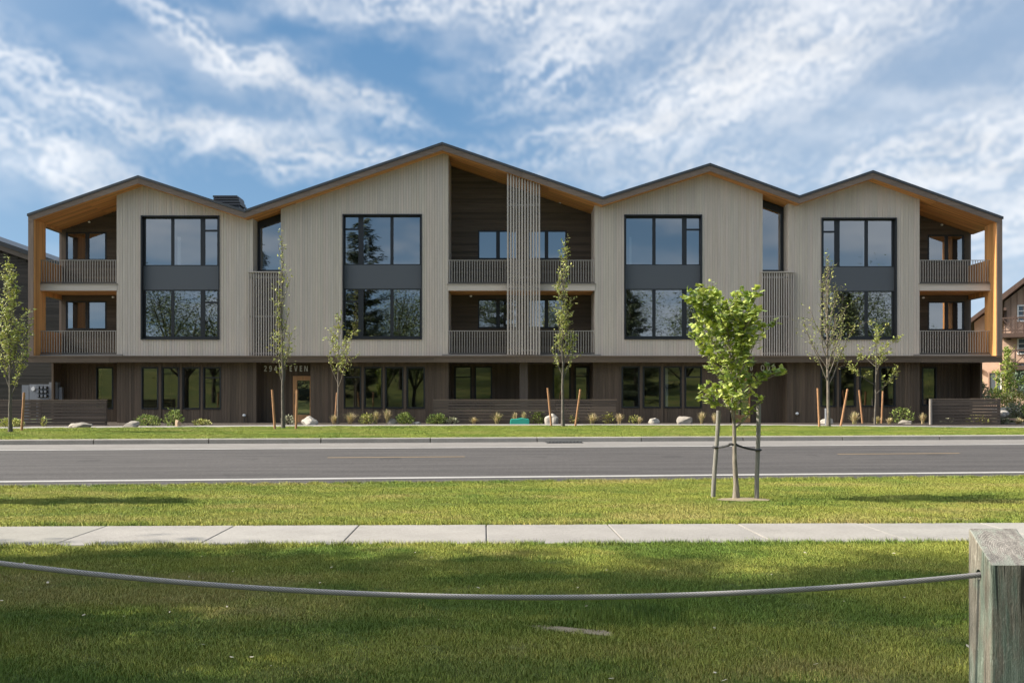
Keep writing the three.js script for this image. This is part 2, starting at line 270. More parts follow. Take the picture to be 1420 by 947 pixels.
// upright boards between x0 and x1, cut round the holes [x0,x1,y0,y1]; top follows topFn
function uprightBoards(acc, x0, x1, yb, topFn, holes, z0, z1, r, w = .125, gap = .009, vary = .09, warm = .05) {
  const n = Math.max(1, Math.round((x1 - x0) / w)), W = (x1 - x0) / n;
  for (let i = 0; i < n; i++) {
    const t = 1 - vary / 2 + r() * vary + (r() < .12 ? -vary * .5 : 0), col = [t * (1 + warm * (r() - .3)), t, t * (1 - warm * (r() - .3))], dz = (r() - .5) * .008;
    const edges = [x0 + i * W + gap / 2, x0 + (i + 1) * W - gap / 2];
    // split the board where a hole edge crosses it
    const cuts = [edges[0], edges[1]]; for (const h of holes) for (const c of [h[0], h[1]]) if (c > edges[0] + .004 && c < edges[1] - .004) cuts.push(c); cuts.sort((a, b) => a - b);
    for (let k = 0; k < cuts.length - 1; k++) {
      const a = cuts[k], b = cuts[k + 1], m = (a + b) / 2, iv = []; let y = yb;
      for (const h of holes.filter((h) => h[0] < m && h[1] > m).sort((p, q) => p[2] - q[2])) { if (h[2] > y) iv.push([y, h[2]]); y = Math.max(y, h[3]); }
      iv.push([y, null]);
      acc.off = [r() * 5, r() * 9];
      for (const [p, q] of iv) { if (q === null) { if (topFn(m) > p + .02) acc.prism([[a, p], [b, p], [b, topFn(b)], [a, topFn(a)]], z0 + dz, z1 + dz, col); } else acc.box(a, b, p, q, z0 + dz, z1 + dz, col); }
    }
  }
}
// a plain wall with the same holes, used as the sheathing behind boards
function sheath(acc, x0, x1, yb, topFn, holes, z0, z1, col = [1, 1, 1]) {
  const cuts = new Set([x0, x1]); for (const h of holes) { cuts.add(h[0]); cuts.add(h[1]); } for (const p of profile) if (p[0] > x0 && p[0] < x1) cuts.add(p[0]);
  const c = [...cuts].filter((v) => v >= x0 && v <= x1).sort((a, b) => a - b);
  for (let k = 0; k < c.length - 1; k++) { const a = c[k], b = c[k + 1], m = (a + b) / 2; let y = yb;
    for (const h of holes.filter((h) => h[0] < m && h[1] > m).sort((p, q) => p[2] - q[2])) { if (h[2] > y) acc.box(a, b, y, h[2], z0, z1, col); y = Math.max(y, h[3]); }
    if (topFn(m) > y) acc.prism([[a, y], [b, y], [b, topFn(b)], [a, topFn(a)]], z0, z1, col); }
}
// level boards
function levelBoards(acc, x0, x1, yb, topFn, holes, z0, z1, r, h = .14, gap = .008, vary = .5) {
  acc.swap = true; const yMax = Math.max(topFn(x0), topFn(x1), ...profile.filter((p) => p[0] > x0 && p[0] < x1).map((p) => topFn(p[0])));
  for (let y = yb; y < yMax; y += h) {
    const y0 = y + gap / 2, y1 = y + h - gap / 2, t0 = 1 - vary / 2 + r() * vary, dz = (r() - .5) * .01; let a = x0, b = x1;
    for (let k = 0; k < 60 && topFn(a) < y1 && a < b; k++) a += .06; for (let k = 0; k < 200 && topFn(b) < y1 && a < b; k++) b -= .06; if (b - a < .05) continue;
    let spans = [[a, b]]; for (const o of holes) if (o[2] < y1 && o[3] > y0) spans = spans.flatMap(([p, q]) => o[1] <= p || o[0] >= q ? [[p, q]] : [[p, o[0]], [o[1], q]].filter(([s, e]) => e - s > .02));
    for (const [p, q] of spans) { let s = p; while (s < q) { const e = Math.min(q, s + 2 + r() * 3.5), t = t0 * (.93 + r() * .14); acc.off = [r() * 9, r() * 5]; acc.box(s, e - (e < q ? .004 : 0), y0, y1, z0 + dz, z1 + dz, [t, t * .99, t * .97]); s = e; } }
  }
  acc.swap = false;
}
// boards on a face that looks along x (side returns): from zBack to zFront
function sideBoards(acc, x0, x1, yb, yt, zb, zf, r, w = .125, vary = .16) {
  const n = Math.max(1, Math.round((zf - zb) / w)), W = (zf - zb) / n;
  for (let i = 0; i < n; i++) { const t = 1 - vary / 2 + r() * vary; acc.off = [r() * 5, r() * 9]; acc.box(x0, x1, yb, yt, zb + i * W + .003, zb + (i + 1) * W - .003, [t, t, t * .99]); }
}
const R = rng(11);
// --- windows: measured glass rectangles (px), outer frame (px)
const glassD = FD + .26;
function windowUnit(outer, panes, { z = -FD, deep = .3, proud = .035, wall = .055, spandrel, at = FD, name = 'window', glass = M.glass } = {}) {
  const [x0, x1] = [X(outer[0], at), X(outer[1], at)], [y1, y0] = [Y(outer[2], at), Y(outer[3], at)], gd = at + deep - .04;
  const w = new THREE.Group(); w.name = name; building.add(w);
  const sur = new Acc(), zf = z + proud, zb = z - deep; sur.box(x0, x0 + wall, y0, y1, zb, zf); sur.box(x1 - wall, x1, y0, y1, zb, zf); sur.box(x0 + wall, x1 - wall, y1 - wall, y1, zb, zf); sur.box(x0 + wall, x1 - wall, y0, y0 + wall, zb, zf + .02);
  bpart('surround', sur, M.frame, w);
  const ix0 = x0 + wall - .002, ix1 = x1 - wall + .002, iy0 = y0 + wall - .002, iy1 = y1 - wall + .002;
  const sh = new THREE.Shape([[ix0, iy0], [ix1, iy0], [ix1, iy1], [ix0, iy1]].map((q) => new THREE.Vector2(...q)));
  const rects = panes.map((p) => [Math.max(ix0 + .03, X(p[0], gd)), Math.min(ix1 - .03, X(p[1], gd)), Math.max(iy0 + .03, Y(p[3], gd)), Math.min(iy1 - .03, Y(p[2], gd))]);
  for (const [a, b, c, d] of rects) sh.holes.push(new THREE.Path([[a, c], [a, d], [b, d], [b, c]].map((q) => new THREE.Vector2(...q))));
  const fg = new THREE.ExtrudeGeometry(sh, { depth: .07, bevelEnabled: false }); fg.translate(0, 0, z - deep + .005);
  bpart('frame', fg, M.frame, w);
  const r = rng(Math.round(outer[0] * 7 + outer[2]));
  for (const [a, b, c, d] of rects) { const g = new THREE.PlaneGeometry(b - a + .03, d - c + .03); g.rotateY((r() - .5) * .006); g.rotateX((r() - .5) * .006); g.translate((a + b) / 2, (c + d) / 2, z - deep + .035); bpart('pane', g, glass, w); }
  if (spandrel) bpart('spandrel_panel', boxGeo(ix0, ix1, Y(spandrel[1], gd), Y(spandrel[0], gd), z - deep + .02, z - deep + .10), M.spandrel, w);
  return [x0 + .01, x1 - .01, y0 + .01, y1 - .01];
}
const cols = (list, y0, y1, tr) => list.flatMap(([a, b, t]) => t ? [[a, b, y0, tr - 1.2], [a, b, tr + 1.2, y1]] : [[a, b, y0, y1]]);
const W1 = windowUnit([194.5, 304, 298.8, 471], [...cols([[200.8, 237], [241, 277.8], [284, 301, 1]], 303.7, 367.6, 320), ...cols([[200.8, 237], [241, 277.8], [284, 301, 1]], 403.5, 466.5, 419.5)], { spandrel: [369, 402] });
const W2 = windowUnit([474.5, 585, 296.8, 470.7], [...cols([[479, 496.8, 1], [503.7, 541.2], [545.5, 582]], 301.4, 366.4, 318), ...cols([[479, 496.8, 1], [503.7, 541.2], [545.5, 582]], 402, 466, 418)], { spandrel: [367.8, 400.5] });
const W3 = windowUnit([865.8, 974, 297.5, 470.7], [...cols([[868.5, 904.8], [909.3, 946], [952.4, 970, 1]], 303, 366.8, 318.5), ...cols([[868.5, 904.8], [909.3, 946], [952.4, 970, 1]], 402.2, 466.2, 418)], { spandrel: [368, 400.8] });
const W4 = windowUnit([1139.4, 1244.3, 301.8, 471], [...cols([[1142.5, 1157.6, 1], [1164.7, 1199.5], [1204, 1237.8]], 306.2, 369.2, 321.5), ...cols([[1142.5, 1157.6, 1], [1164.7, 1199.5], [1204, 1237.8]], 405, 466.5, 421)], { spandrel: [370.5, 403.6] });
// --- the four grey gabled fronts
const fronts = [[162, 349, W1], [390, 620.5, W2], [826, 1057, W3], [1095, 1275, W4]];
for (const [a, b, hole] of fronts) {
  const s = new Acc(), x0 = bx(a), x1 = bx(b); uprightBoards(s, x0, x1, BAND1 - .05, (x) => soffitY(x) + .05, [hole], -FD - .03, -FD, R);
  const m = bpart('siding', s, M.siding); m.userData.kind = 'stuff';
  const k = new Acc(); sheath(k, x0 + .01, x1 - .01, BAND1 - .05, (x) => soffitY(x) + .06, [hole], -FD - .24, -FD - .036, [1, 1, 1]); bpart('wall', k, M.brown);
}
// side returns of those fronts
const ret = new Acc();
for (const [px, dir, zb] of [[162, -1, BACK], [349, 1, FD + .95], [390, -1, FD + .95], [620.5, 1, BACK], [826, -1, BACK], [1057, 1, FD + .95], [1095, -1, FD + .95], [1275, 1, BACK]]) { const x = bx(px); sideBoards(ret, dir > 0 ? x - .004 : x - .036, dir > 0 ? x + .036 : x + .004, BAND1 - .05, soffitY(x) + .04, -zb, -FD - .002, R); }
{ const m = bpart('corner_siding', ret, M.siding); m.userData.kind = 'stuff'; }
// --- recessed stair windows above slatted screens
for (const [a, b, g0, g1, gt, tl, trr] of [[349, 390, 361, 391, 377, 305, 290], [1057, 1095, 1055, 1083, 377, 278, 294]]) {
  const x0 = bx(a), x1 = bx(b), z = -FD - .95, k = new Acc(), d = FD + .95;
  const wx0 = X(g0, d), wx1 = X(g1, d), wy0 = Y(gt, d), yl = soffitY(x0) - .05, yr = soffitY(x1) - .05, slope = (yr - yl) / (x1 - x0), topA = (x) => yl + slope * (x - x0) - .32;
  k.box(x0, x1, BAND1 - .05, wy0, z - .2, z, [1, 1, 1]); bpart('wall', k, M.brown);
  const w = new THREE.Group(); w.name = 'window'; building.add(w);
  const L = x0 + .03, Rr = x1 - .03;
  const sh = new THREE.Shape([[L, wy0], [Rr, wy0], [Rr, topA(Rr) + .34], [L, topA(L) + .34]].map((q) => new THREE.Vector2(...q)));
  const a0 = Math.max(wx0, L + .1), a1 = Math.min(wx1, Rr - .1);
  sh.holes.push(new THREE.Path([[a0, wy0 + .09], [a0, topA(a0)], [a1, topA(a1)], [a1, wy0 + .09]].map((q) => new THREE.Vector2(...q))));
  const g = new THREE.ExtrudeGeometry(sh, { depth: .1, bevelEnabled: false }); g.translate(0, 0, z - .02); bpart('frame', g, M.frame, w);
  const pg = new THREE.ShapeGeometry(new THREE.Shape([[a0 - .02, wy0 + .07], [a1 + .02, wy0 + .07], [a1 + .02, topA(a1) + .02], [a0 - .02, topA(a0) + .02]].map((q) => new THREE.Vector2(...q)))); pg.translate(0, 0, z + .02); bpart('pane', pg, M.glass, w);
}
function slatScreen(name, px0, px1, n, topOf, y0, zf, rails, thick = .05, deep = .09) {
  const x0 = bx(px0), x1 = bx(px1), s = new THREE.Group(); s.name = name; building.add(s);
  const r = rng(Math.round(px0));
  for (let i = 0; i < n; i++) { const x = lerp(x0 + thick / 2, x1 - thick / 2, i / (n - 1)), t = .9 + r() * .2, a = new Acc(); a.off = [r() * 5, r() * 9]; a.box(x - thick / 2, x + thick / 2, y0, topOf(x), zf - deep, zf, [t, t, t]); bpart('slat', a, M.slat, s); }
  for (const [y, h] of rails) { const a = new Acc(); a.swap = true; a.box(x0 + .01, x1 - .01, y, y + h, zf - deep - .04, zf - deep - .002, [1, 1, 1]); bpart('rail', a, M.slat, s); }
  return s;
}
for (const [a, b] of [[345, 391], [1056, 1100.5]]) {
  const s = slatScreen('slat_screen', a, b, 14, () => by(378.5), BAND1 + .02, -FD + .16, [[by(386), .1], [by(440), .08], [BAND1 + .1, .08]], .048, .08);
  const k = new Acc(); k.swap = true; k.box(bx(a) - .03, bx(b) + .03, by(378.5), by(377), -FD + .05, -FD + .2, [1.1, 1.1, 1.1]); bpart('cap', k, M.slat, s);
}
slatScreen('slat_screen', 703.2, 748.6, 12, (x) => soffitY(x) - .02, BAND1 + .06, -FRONT - .18, [[by(288), .12], [by(387), .1], [by(403), .1], [by(487.5), .08]], .074, .10);
// --- balconies: back walls with windows, decks, railings
const bays = [['left', 84.5, 162], ['mid', 620.5, 826], ['right', 1275, 1345]];
const small = { deep: .08, proud: .012, wall: .04 };
const balconyWindows = { left: [[[90.5, 119.8], [120.6, 147]], [322, 361], [417.5, 457]], mid: [[[662.8, 717], [732.6, 785.8]], [319.5, 359.5], [414.8, 455]], right: [[[1287.2, 1337.6]], [325.6, 363], [418, 458]] };
const paneCols = { left: [[[93, 118]], [[123, 145.2]]], mid: [[[664.6, 688], [693.2, 715.5]], [[734.4, 755.4], [760.4, 784]]], right: [[[1289, 1311], [1315.4, 1336]]] };
for (const [key, a, b] of bays) {
  const x0 = key === 'left' ? X(84.5, BACK) : X(a, BACK) - (key === 'mid' ? .25 : .4), x1 = key === 'right' ? X(1345, BACK) : X(b, BACK) + .4;
  const xa = key === 'left' ? x0 : bx(a) - .1, xb = key === 'right' ? x1 : bx(b) + .1, holes = [];
  const [ws, up, low] = balconyWindows[key];
  ws.forEach((w, i) => { for (const [t, u] of [up, low]) holes.push(windowUnit([w[0], w[1], t, u], paneCols[key][i].map(([p, q]) => [p, q, t + 1.5, u - 1.5]), { ...small, z: -BACK, at: BACK })); });
  const s = new Acc(); levelBoards(s, xa, xb, D2 - .05, (x) => soffitY(x) + .03, holes, -BACK - .03, -BACK, R);
  const m = bpart('balcony_siding', s, M.darkBoard); m.userData.kind = 'stuff';
  const k = new Acc(); sheath(k, xa, xb, D2 - .05, (x) => soffitY(x) + .05, holes, -BACK - .25, -BACK - .036, [1, 1, 1]); bpart('wall', k, M.darkBoard);
  // decks
  const dx0 = key === 'left' ? X(55, FD) : bx(a) + .04, dx1 = key === 'right' ? X(1376, FD) : bx(b) - .04;
  const dk = new Acc(); dk.swap = true; dk.box(dx0, dx1, D3 - .30, D3 - .05, -BACK + .002, -FD - .03, [1, 1, 1]); bpart('deck', dk, M.slab);
  const df = new Acc(); df.swap = true; df.box(dx0 - .02, dx1 + .02, D3 - .34, D3 - .04, -FD - .028, -FD + .02, [1, 1, 1]); bpart('deck_fascia', df, M.siding);
  const dt = new Acc(); dt.swap = true; dt.box(dx0 - .06, dx1 + .06, D3 - .038, D3, -BACK + .004, -FD + .06, [1, 1, 1]); bpart('deck_boards', dt, M.deck);
  const d2 = new Acc(); d2.swap = true; d2.box(dx0 - .3, dx1 + .3, BAND1 + .01, D2, -BACK + .004, -FD + .07, [1, 1, 1]); bpart('deck_boards', d2, M.deck);
  const cs = new Acc(); cs.swap = true; for (let z = -BACK + .05; z < -FD - .1; z += .14) { const t = .8 + R() * .3; cs.box(dx0 + .02, dx1 - .02, D3 - .325, D3 - .302, z, z + .132, [t, t, t]); } { const m2 = bpart('balcony_ceiling', cs, M.cedar); m2.userData.kind = 'stuff'; }
  // railings
  for (const y of [D3, D2]) {
    const rl = new THREE.Group(); rl.name = 'balcony_railing'; building.add(rl);
    const spans = [[dx0 + .02, dx1 - .02]], zf = -FD - .02, h = 1.13;
    bpart('top_rail', boxGeo(dx0 + .01, dx1 - .01, y + h - .03, y + h, zf - .03, zf + .015), M.rail, rl);
    bpart('bottom_rail', boxGeo(dx0 + .01, dx1 - .01, y + .03, y + .075, zf - .03, zf + .015), M.railDark, rl);
    const n = Math.round((spans[0][1] - spans[0][0]) / .123), g = new THREE.BoxGeometry(.03, h - .106, .03), w = (spans[0][1] - spans[0][0] - .06) / n;
    for (let i = 0; i <= n; i++) piece(rl, 'baluster', g, M.rail, spans[0][0] + .03 + i * w - B0[0], y + .076 + (h - .107) / 2 - B0[1], zf - .008 - B0[2]);
  }
  // small round ceiling lamps (unlit)
  for (const [px, py, dd] of key === 'left' ? [[123.5, 308, 50.2], [156.5, 412, 49]] : key === 'mid' ? [[653, 410.5, 49.2], [777, 281, 50.2], [784, 411, 49.2]] : [[1306.5, 312, 50.2], [1280.5, 413, 49]]) { const g = new THREE.SphereGeometry(.062, 14, 10); g.scale(1, .8, 1); g.translate(X(px, dd), Y(py, dd), -dd + .05); bpart('lamp_globe', g, M.white); }
}
// --- end walls: posts, headers and knee walls, cedar-lined inside
for (const s of [-1, 1]) {
  const out = s < 0 ? XL : XR, inn = out - s * .25, sh = new Acc(), lining = new Acc(), ed = (a, b) => a < b ? [a, b] : [b, a];
  const seg = (y0, y1, zf, zb) => { const [a, b] = ed(out, inn); sh.box(a, b, y0, y1, -zb, -zf, [1, 1, 1]); };
  const line2 = (y0, y1, zf, zb) => { const n = Math.round((zb - zf) / .14); for (let i = 0; i < n; i++) { const t = .78 + R() * .4, a = inn, b = inn - s * .03; lining.off = [R() * 5, R() * 9]; const w = (zb - zf) / n; lining.box(...ed(a, b), y0, y1, -zf - (i + 1) * w + .002, -zf - i * w - .002, [t, t * (.95 + R() * .07), t * .95]); } };
  const top = soffitY(out - s * .12) + .08, OP = 48.55, h3 = [D3 + 1.15, Y(318, 49.4)], h2 = [D2 + 1.15, Y(413, 49.4)];
  seg(BAND1 + .002, top, FRONT + .005, OP); line2(BAND1, top, FRONT + .035, OP - .002);
  const hidden = BACK + .3;
  for (const [p, q] of [[BAND1, h2[0]], [h2[1], h3[0]], [h3[1], top]]) { seg(p, q, OP + .002, hidden); line2(p, q, OP + .002, BACK); }
  seg(BAND1, top, hidden + .002, 56.6); bpart('end_wall', sh, M.fascia); const m = bpart('cedar_lining', lining, M.cedar); m.userData.kind = 'stuff';
  const col = new Acc(), [c0, c1] = ed(X(s < 0 ? 84.5 : 1345, BACK), inn + s * -.001); // corner wall running back from the balcony
  col.box(...(s < 0 ? [X(84.5, BACK), X(84.5, BACK) + .22] : [X(1345, BACK) - .22, X(1345, BACK)]), D2, soffitY(X(s < 0 ? 84.5 : 1345, BACK)) + .04, -56.6, -BACK + .02, [1, 1, 1]); bpart('corner_wall', col, M.darkBoard);
}
// --- roof
{
  const body = new Acc(), cap = new Acc(), fas = new Acc(), sof = new Acc(); sof.swap = true;
  for (let i = 0; i < profile.length - 1; i++) {
    let [a, p] = profile[i], [b, q] = profile[i + 1];
    const band = (acc, lo, hi, z0, z1, col, ea = 0, eb = 0) => { const m = (q - p) / (b - a), pa = p - m * ea, qb = q + m * eb; acc.prism([[a - ea, pa - lo], [b + eb, qb - lo], [b + eb, qb - hi], [a - ea, pa - hi]], z0, z1, col); };
    band(body, ROOF_T - .03, .115, -57.0, -FRONT - .03, [1, 1, 1]);
    band(cap, .113, 0, -57.1, -FRONT + .035, [1, 1, 1], i === 0 ? .04 : 0, i === 7 ? .04 : 0);
    const n = Math.max(1, Math.round((b - a) / 3.4)); fas.swap = true;
    for (let k = 0; k < n; k++) { const t = .84 + R() * .3, xa = lerp(a, b, k / n), xb = lerp(a, b, (k + 1) / n) - .004, ya = lerp(p, q, k / n), yb = lerp(p, q, (k + 1) / n); fas.off = [R() * 5, R() * 9]; fas.prism([[xa, ya - ROOF_T - .012], [xb, yb - ROOF_T - .012], [xb, yb - .117], [xa, ya - .117]], -FRONT - .028, -FRONT, [t, t * .99, t * .97]); }
    for (let z = -BACK - .1; z < -FRONT - .05; z += .132) { const nn = Math.max(1, Math.round((b - a) / 2.6)); for (let k = 0; k < nn; k++) { const t = .72 + R() * .5, xa = lerp(a, b, k / nn), xb = lerp(a, b, (k + 1) / nn) - .003, ya = lerp(p, q, k / nn), yb = lerp(p, q, (k + 1) / nn), ze = Math.min(z + .125, -FRONT - .03); sof.off = [R() * 5, R() * 9]; sof.prism([[xa, ya - ROOF_T], [xb, yb - ROOF_T], [xb, yb - ROOF_T + .022], [xa, ya - ROOF_T + .022]], z, ze, [t, t * (.93 + R() * .1), t * .95]); } }
  }
  const roof = bpart('roof', cap, M.metal); bpart('roof_body', body, M.slab, roof); bpart('fascia', fas, M.fascia, roof); const m = bpart('soffit', sof, M.cedar, roof); m.userData.kind = 'stuff';
  // louvred vent cowl in the first valley
  const cw = new Acc(), d = 51; for (let k = 0; k < 4; k++) { const y = Y(284 - k * 3.6, d); cw.box(X(297, d) - .03 * k, X(333, d) - .06 * k, y, y + .085, -52.2, -51, [1, 1, 1]); } cw.box(X(300, d), X(330, d), Y(300, d), Y(273, d), -52.1, -51.1, [1, 1, 1]); bpart('vent_cowl', cw, M.metal, roof);
}
// --- band between ground floor and upper floors
{
  const sl = new Acc(); sl.box(XL + .3, XR - .3, BAND0 + .03, BAND1 - .02, -56.6, -FRONT - .04, [1, 1, 1]); bpart('floor_slab', sl, M.slab);
  const bd = new Acc(); bd.swap = true; const n = 12; for (const [y0, y1, z1] of [[BAND0, BAND1 - .065, -FRONT], [BAND1 - .06, BAND1, -FRONT + .03]]) for (let k = 0; k < n; k++) { const t = .85 + R() * .3; bd.off = [R() * 5, R() * 9]; bd.box(lerp(XL, XR, k / n), lerp(XL, XR, (k + 1) / n) - .005, y0, y1, -FRONT - .037, z1, [t, t, t]); }
  bpart('band', bd, M.brown);
  const tb = new Acc(); tb.swap = true; tb.box(XL + .26, XR - .26, BAND1 - .018, BAND1 + .004, -FD + .03, -FRONT - .04, [1, 1, 1]); bpart('ledge', tb, M.deck);
}
// --- ground floor
const low = { deep: .12, proud: .012, wall: .045, glass: new THREE.MeshPhysicalMaterial({ color: lin(.60, .64, .66), transmission: 1, thickness: 0, ior: 2.15, roughness: .012 }) };
const gw = (list, y0, y1, tr) => list.map(([a, b, t]) => windowUnit([a - 2.4, b + 1.8, y0 - 2, y1 + 1.6], t ? [[a, b, y0, tr - .9], [a, b, tr + .9, y1]] : [[a, b, y0, y1]], low));
const G1 = gw([[197.7, 217.3], [225.9, 246.4], [254.9, 275.6], [283.6, 304, 1]], 511, 566, 523.7);
const G2 = gw([[478.5, 498.8, 1], [507, 528.3], [536.2, 557.5], [566, 587.2]], 510.6, 565, 523);
const G3 = gw([[864.3, 885.5], [893.8, 914.8], [922.7, 943.8], [951.9, 972, 1]], 510, 564.3, 522.8);
const G4 = gw([[1140.5, 1158.8, 1], [1166.8, 1185.8], [1194.4, 1213], [1222.3, 1240.8]], 510.4, 562.6, 523);
const ground = [[162, 354, G1], [431, 621, G2], [824, 1012, G3], [1093, 1275, G4]];
for (const [a, b, holes] of ground) {
  const s = new Acc(), x0 = bx(a), x1 = bx(b); uprightBoards(s, x0, x1, .2, () => BAND0 + .06, holes, -FD - .03, -FD, R, .135, .009, .34, .05);
  const m = bpart('ground_floor_siding', s, M.brown); m.userData.kind = 'stuff';
  const k = new Acc(); sheath(k, x0 + .01, x1 - .01, .2, () => BAND0 + .05, holes, -FD - .24, -FD - .036, [1, 1, 1]); bpart('wall', k, M.brown);
  const mu = new Acc(); for (let i = 0; i < holes.length - 1; i++) { const p = holes[i][1] + .03, q = holes[i + 1][0] - .03; mu.box(p, q, .24, BAND0 - .02, -FD + .001, -FD + .03, [1, 1, 1]); } bpart('pilaster', mu, M.brown);
  const sr = new Acc(); sideBoards(sr, x1 - .004, x1 + .03, .2, BAND0 + .05, -BACK - .6, -FD - .002, R, .14, .3); sideBoards(sr, x0 - .03, x0 + .004, .2, BAND0 + .05, -BACK - .6, -FD - .002, R, .14, .3); { const m2 = bpart('corner_siding', sr, M.brown); m2.userData.kind = 'stuff'; }
}
// recessed parts of the ground floor
const RB = 48.9;
function recess(a, b, d, panes, label) {
  const x0 = (a < 100 ? X(a, d) : bx(a)) + .03, x1 = (b > 1300 ? X(b, d) : bx(b)) - .03, s = new Acc(), holes = panes.map(([p, q, t, u, tr]) => windowUnit([p - 2, q + 2, t - 2, u + 1.6], tr ? [[p, q, t, tr - .9], [p, q, tr + .9, u]] : [[p, q, t, u]], { ...low, z: -d, at: d, name: label ?? 'window' }));
  uprightBoards(s, x0, x1, .2, () => BAND0 + .06, holes, -d - .03, -d, R, .135, .009, .34, .05); const m = bpart('ground_floor_siding', s, M.brown); m.userData.kind = 'stuff';
  const k = new Acc(); sheath(k, x0, x1, .2, () => BAND0 + .05, holes, -d - .2, -d - .036, [1, 1, 1]); bpart('wall', k, M.brown); return holes;
}
recess(621, 824, BACK, [[632, 652, 510, 572, 523], [660, 680.4, 510, 572], [768.6, 789.4, 510, 572], [799, 815.5, 510, 572, 522]]);
recess(354, 431, RB, []);
recess(1012, 1093, RB, []);
recess(1275, 1347, BACK - .3, [[1281, 1297.5, 511, 561]]);
recess(83, 162, BACK - .3, [[134.5, 154.6, 511, 566]]);
{ const k = new Acc(); sideBoards(k, bx(720.5), bx(732), .2, BAND0 + .03, -FD - .6, -FD - .02, R, .14, .3); bpart('porch_post', k, M.fence);
  const c2 = new Acc(); sideBoards(c2, X(1345, BACK) - .1, X(1345, BACK), .2, BAND0 + .03, -56.6, -FD - .9, R, .2, .3); sideBoards(c2, X(84.5, BACK), X(84.5, BACK) + .1, .2, BAND0 + .03, -56.6, -FD - 1.2, R, .2, .3); const m = bpart('corner_siding', c2, M.brown); m.userData.kind = 'stuff'; }
// --- entrance doors, lettering, lamps over the lettering
function entrance(px0, px1) {
  const d = RB, x0 = X(px0, d), x1 = X(px1, d), y0 = .3, y1 = Y(521.5, d), w = new THREE.Group(); w.name = 'door'; building.add(w);
  const sh = new THREE.Shape([[x0, y0], [x1, y0], [x1, y1], [x0, y1]].map((q) => new THREE.Vector2(...q))), gx0 = X(px0 + 5.4, d), gx1 = X(px1 - 1.6, d), gy0 = Y(575.5, d), gy1 = Y(527.5, d);
  sh.holes.push(new THREE.Path([[gx0, gy0], [gx0, gy1], [gx1, gy1], [gx1, gy0]].map((q) => new THREE.Vector2(...q))));
  const g = new THREE.ExtrudeGeometry(sh, { depth: .08, bevelEnabled: true, bevelSize: .008, bevelThickness: .008, bevelSegments: 1 }); g.translate(0, 0, -d + .004); g.setAttribute('color', new THREE.Float32BufferAttribute(new Float32Array(g.attributes.position.count * 3).fill(1), 3));
  bpart('door_leaf', g, M.doorWood, w); const pg = new THREE.PlaneGeometry(gx1 - gx0 + .02, gy1 - gy0 + .02); pg.translate((gx0 + gx1) / 2, (gy0 + gy1) / 2, -d + .04); bpart('pane', pg, M.glass, w);
  bpart('backing', boxGeo(gx0 - .01, gx1 + .01, gy0 - .01, gy1 + .01, -d + .003, -d + .006), M.frame, w);
  const hg = new THREE.CylinderGeometry(.016, .016, .5, 10); hg.translate(X(px0 + 3.2, d), Y(553, d), -d + .15); bpart('handle', hg, M.metal, w);
}
entrance(406.5, 431.5); entrance(1014.5, 1040);
const font = await new FontLoader().loadAsync('fonts/droid/droid_sans_bold.typeface.json');
function lettering(text, pxFirst, step, py, bar) {
  const d = RB - .06, gp = new THREE.Group(); gp.name = 'house_number'; building.add(gp);
  [...text].forEach((ch, i) => { if (ch === ' ') return; const g = new TextGeometry(ch, { font, size: .275, depth: .03, curveSegments: 5, bevelEnabled: false }); g.computeBoundingBox(); const b = g.boundingBox; g.translate(-(b.min.x + b.max.x) / 2, 0, 0); g.scale(.72, 1, 1); g.translate(X(pxFirst + i * step, d), Y(py, d), -d); bpart('character', g, M.letter, gp); });
  bpart('lamp_bar', boxGeo(X(bar[0], d), X(bar[1], d), Y(503.2, d), Y(502.2, d), -d - .02, -d + .16), M.letter);
}
lettering('2944 EVEN', 367.7, 7.05, 515, [375, 405]);
lettering('2940 ODD', 1018.6, 7.85, 514, [1042, 1074]);
// wall outlets
for (const [px, py, d] of [[338.5, 576, FD], [1105.5, 573.5, FD]]) { const g = new THREE.SphereGeometry(.085, 12, 8); g.scale(1, .8, .8); g.translate(X(px, d), Y(py, d), -d + .06); bpart('wall_outlet', g, M.letter); }
{ const g = new THREE.CylinderGeometry(.02, .02, .32, 8); g.translate(bx(338.5), .42, -FD + .06); bpart('wall_pipe', g, M.frame); }
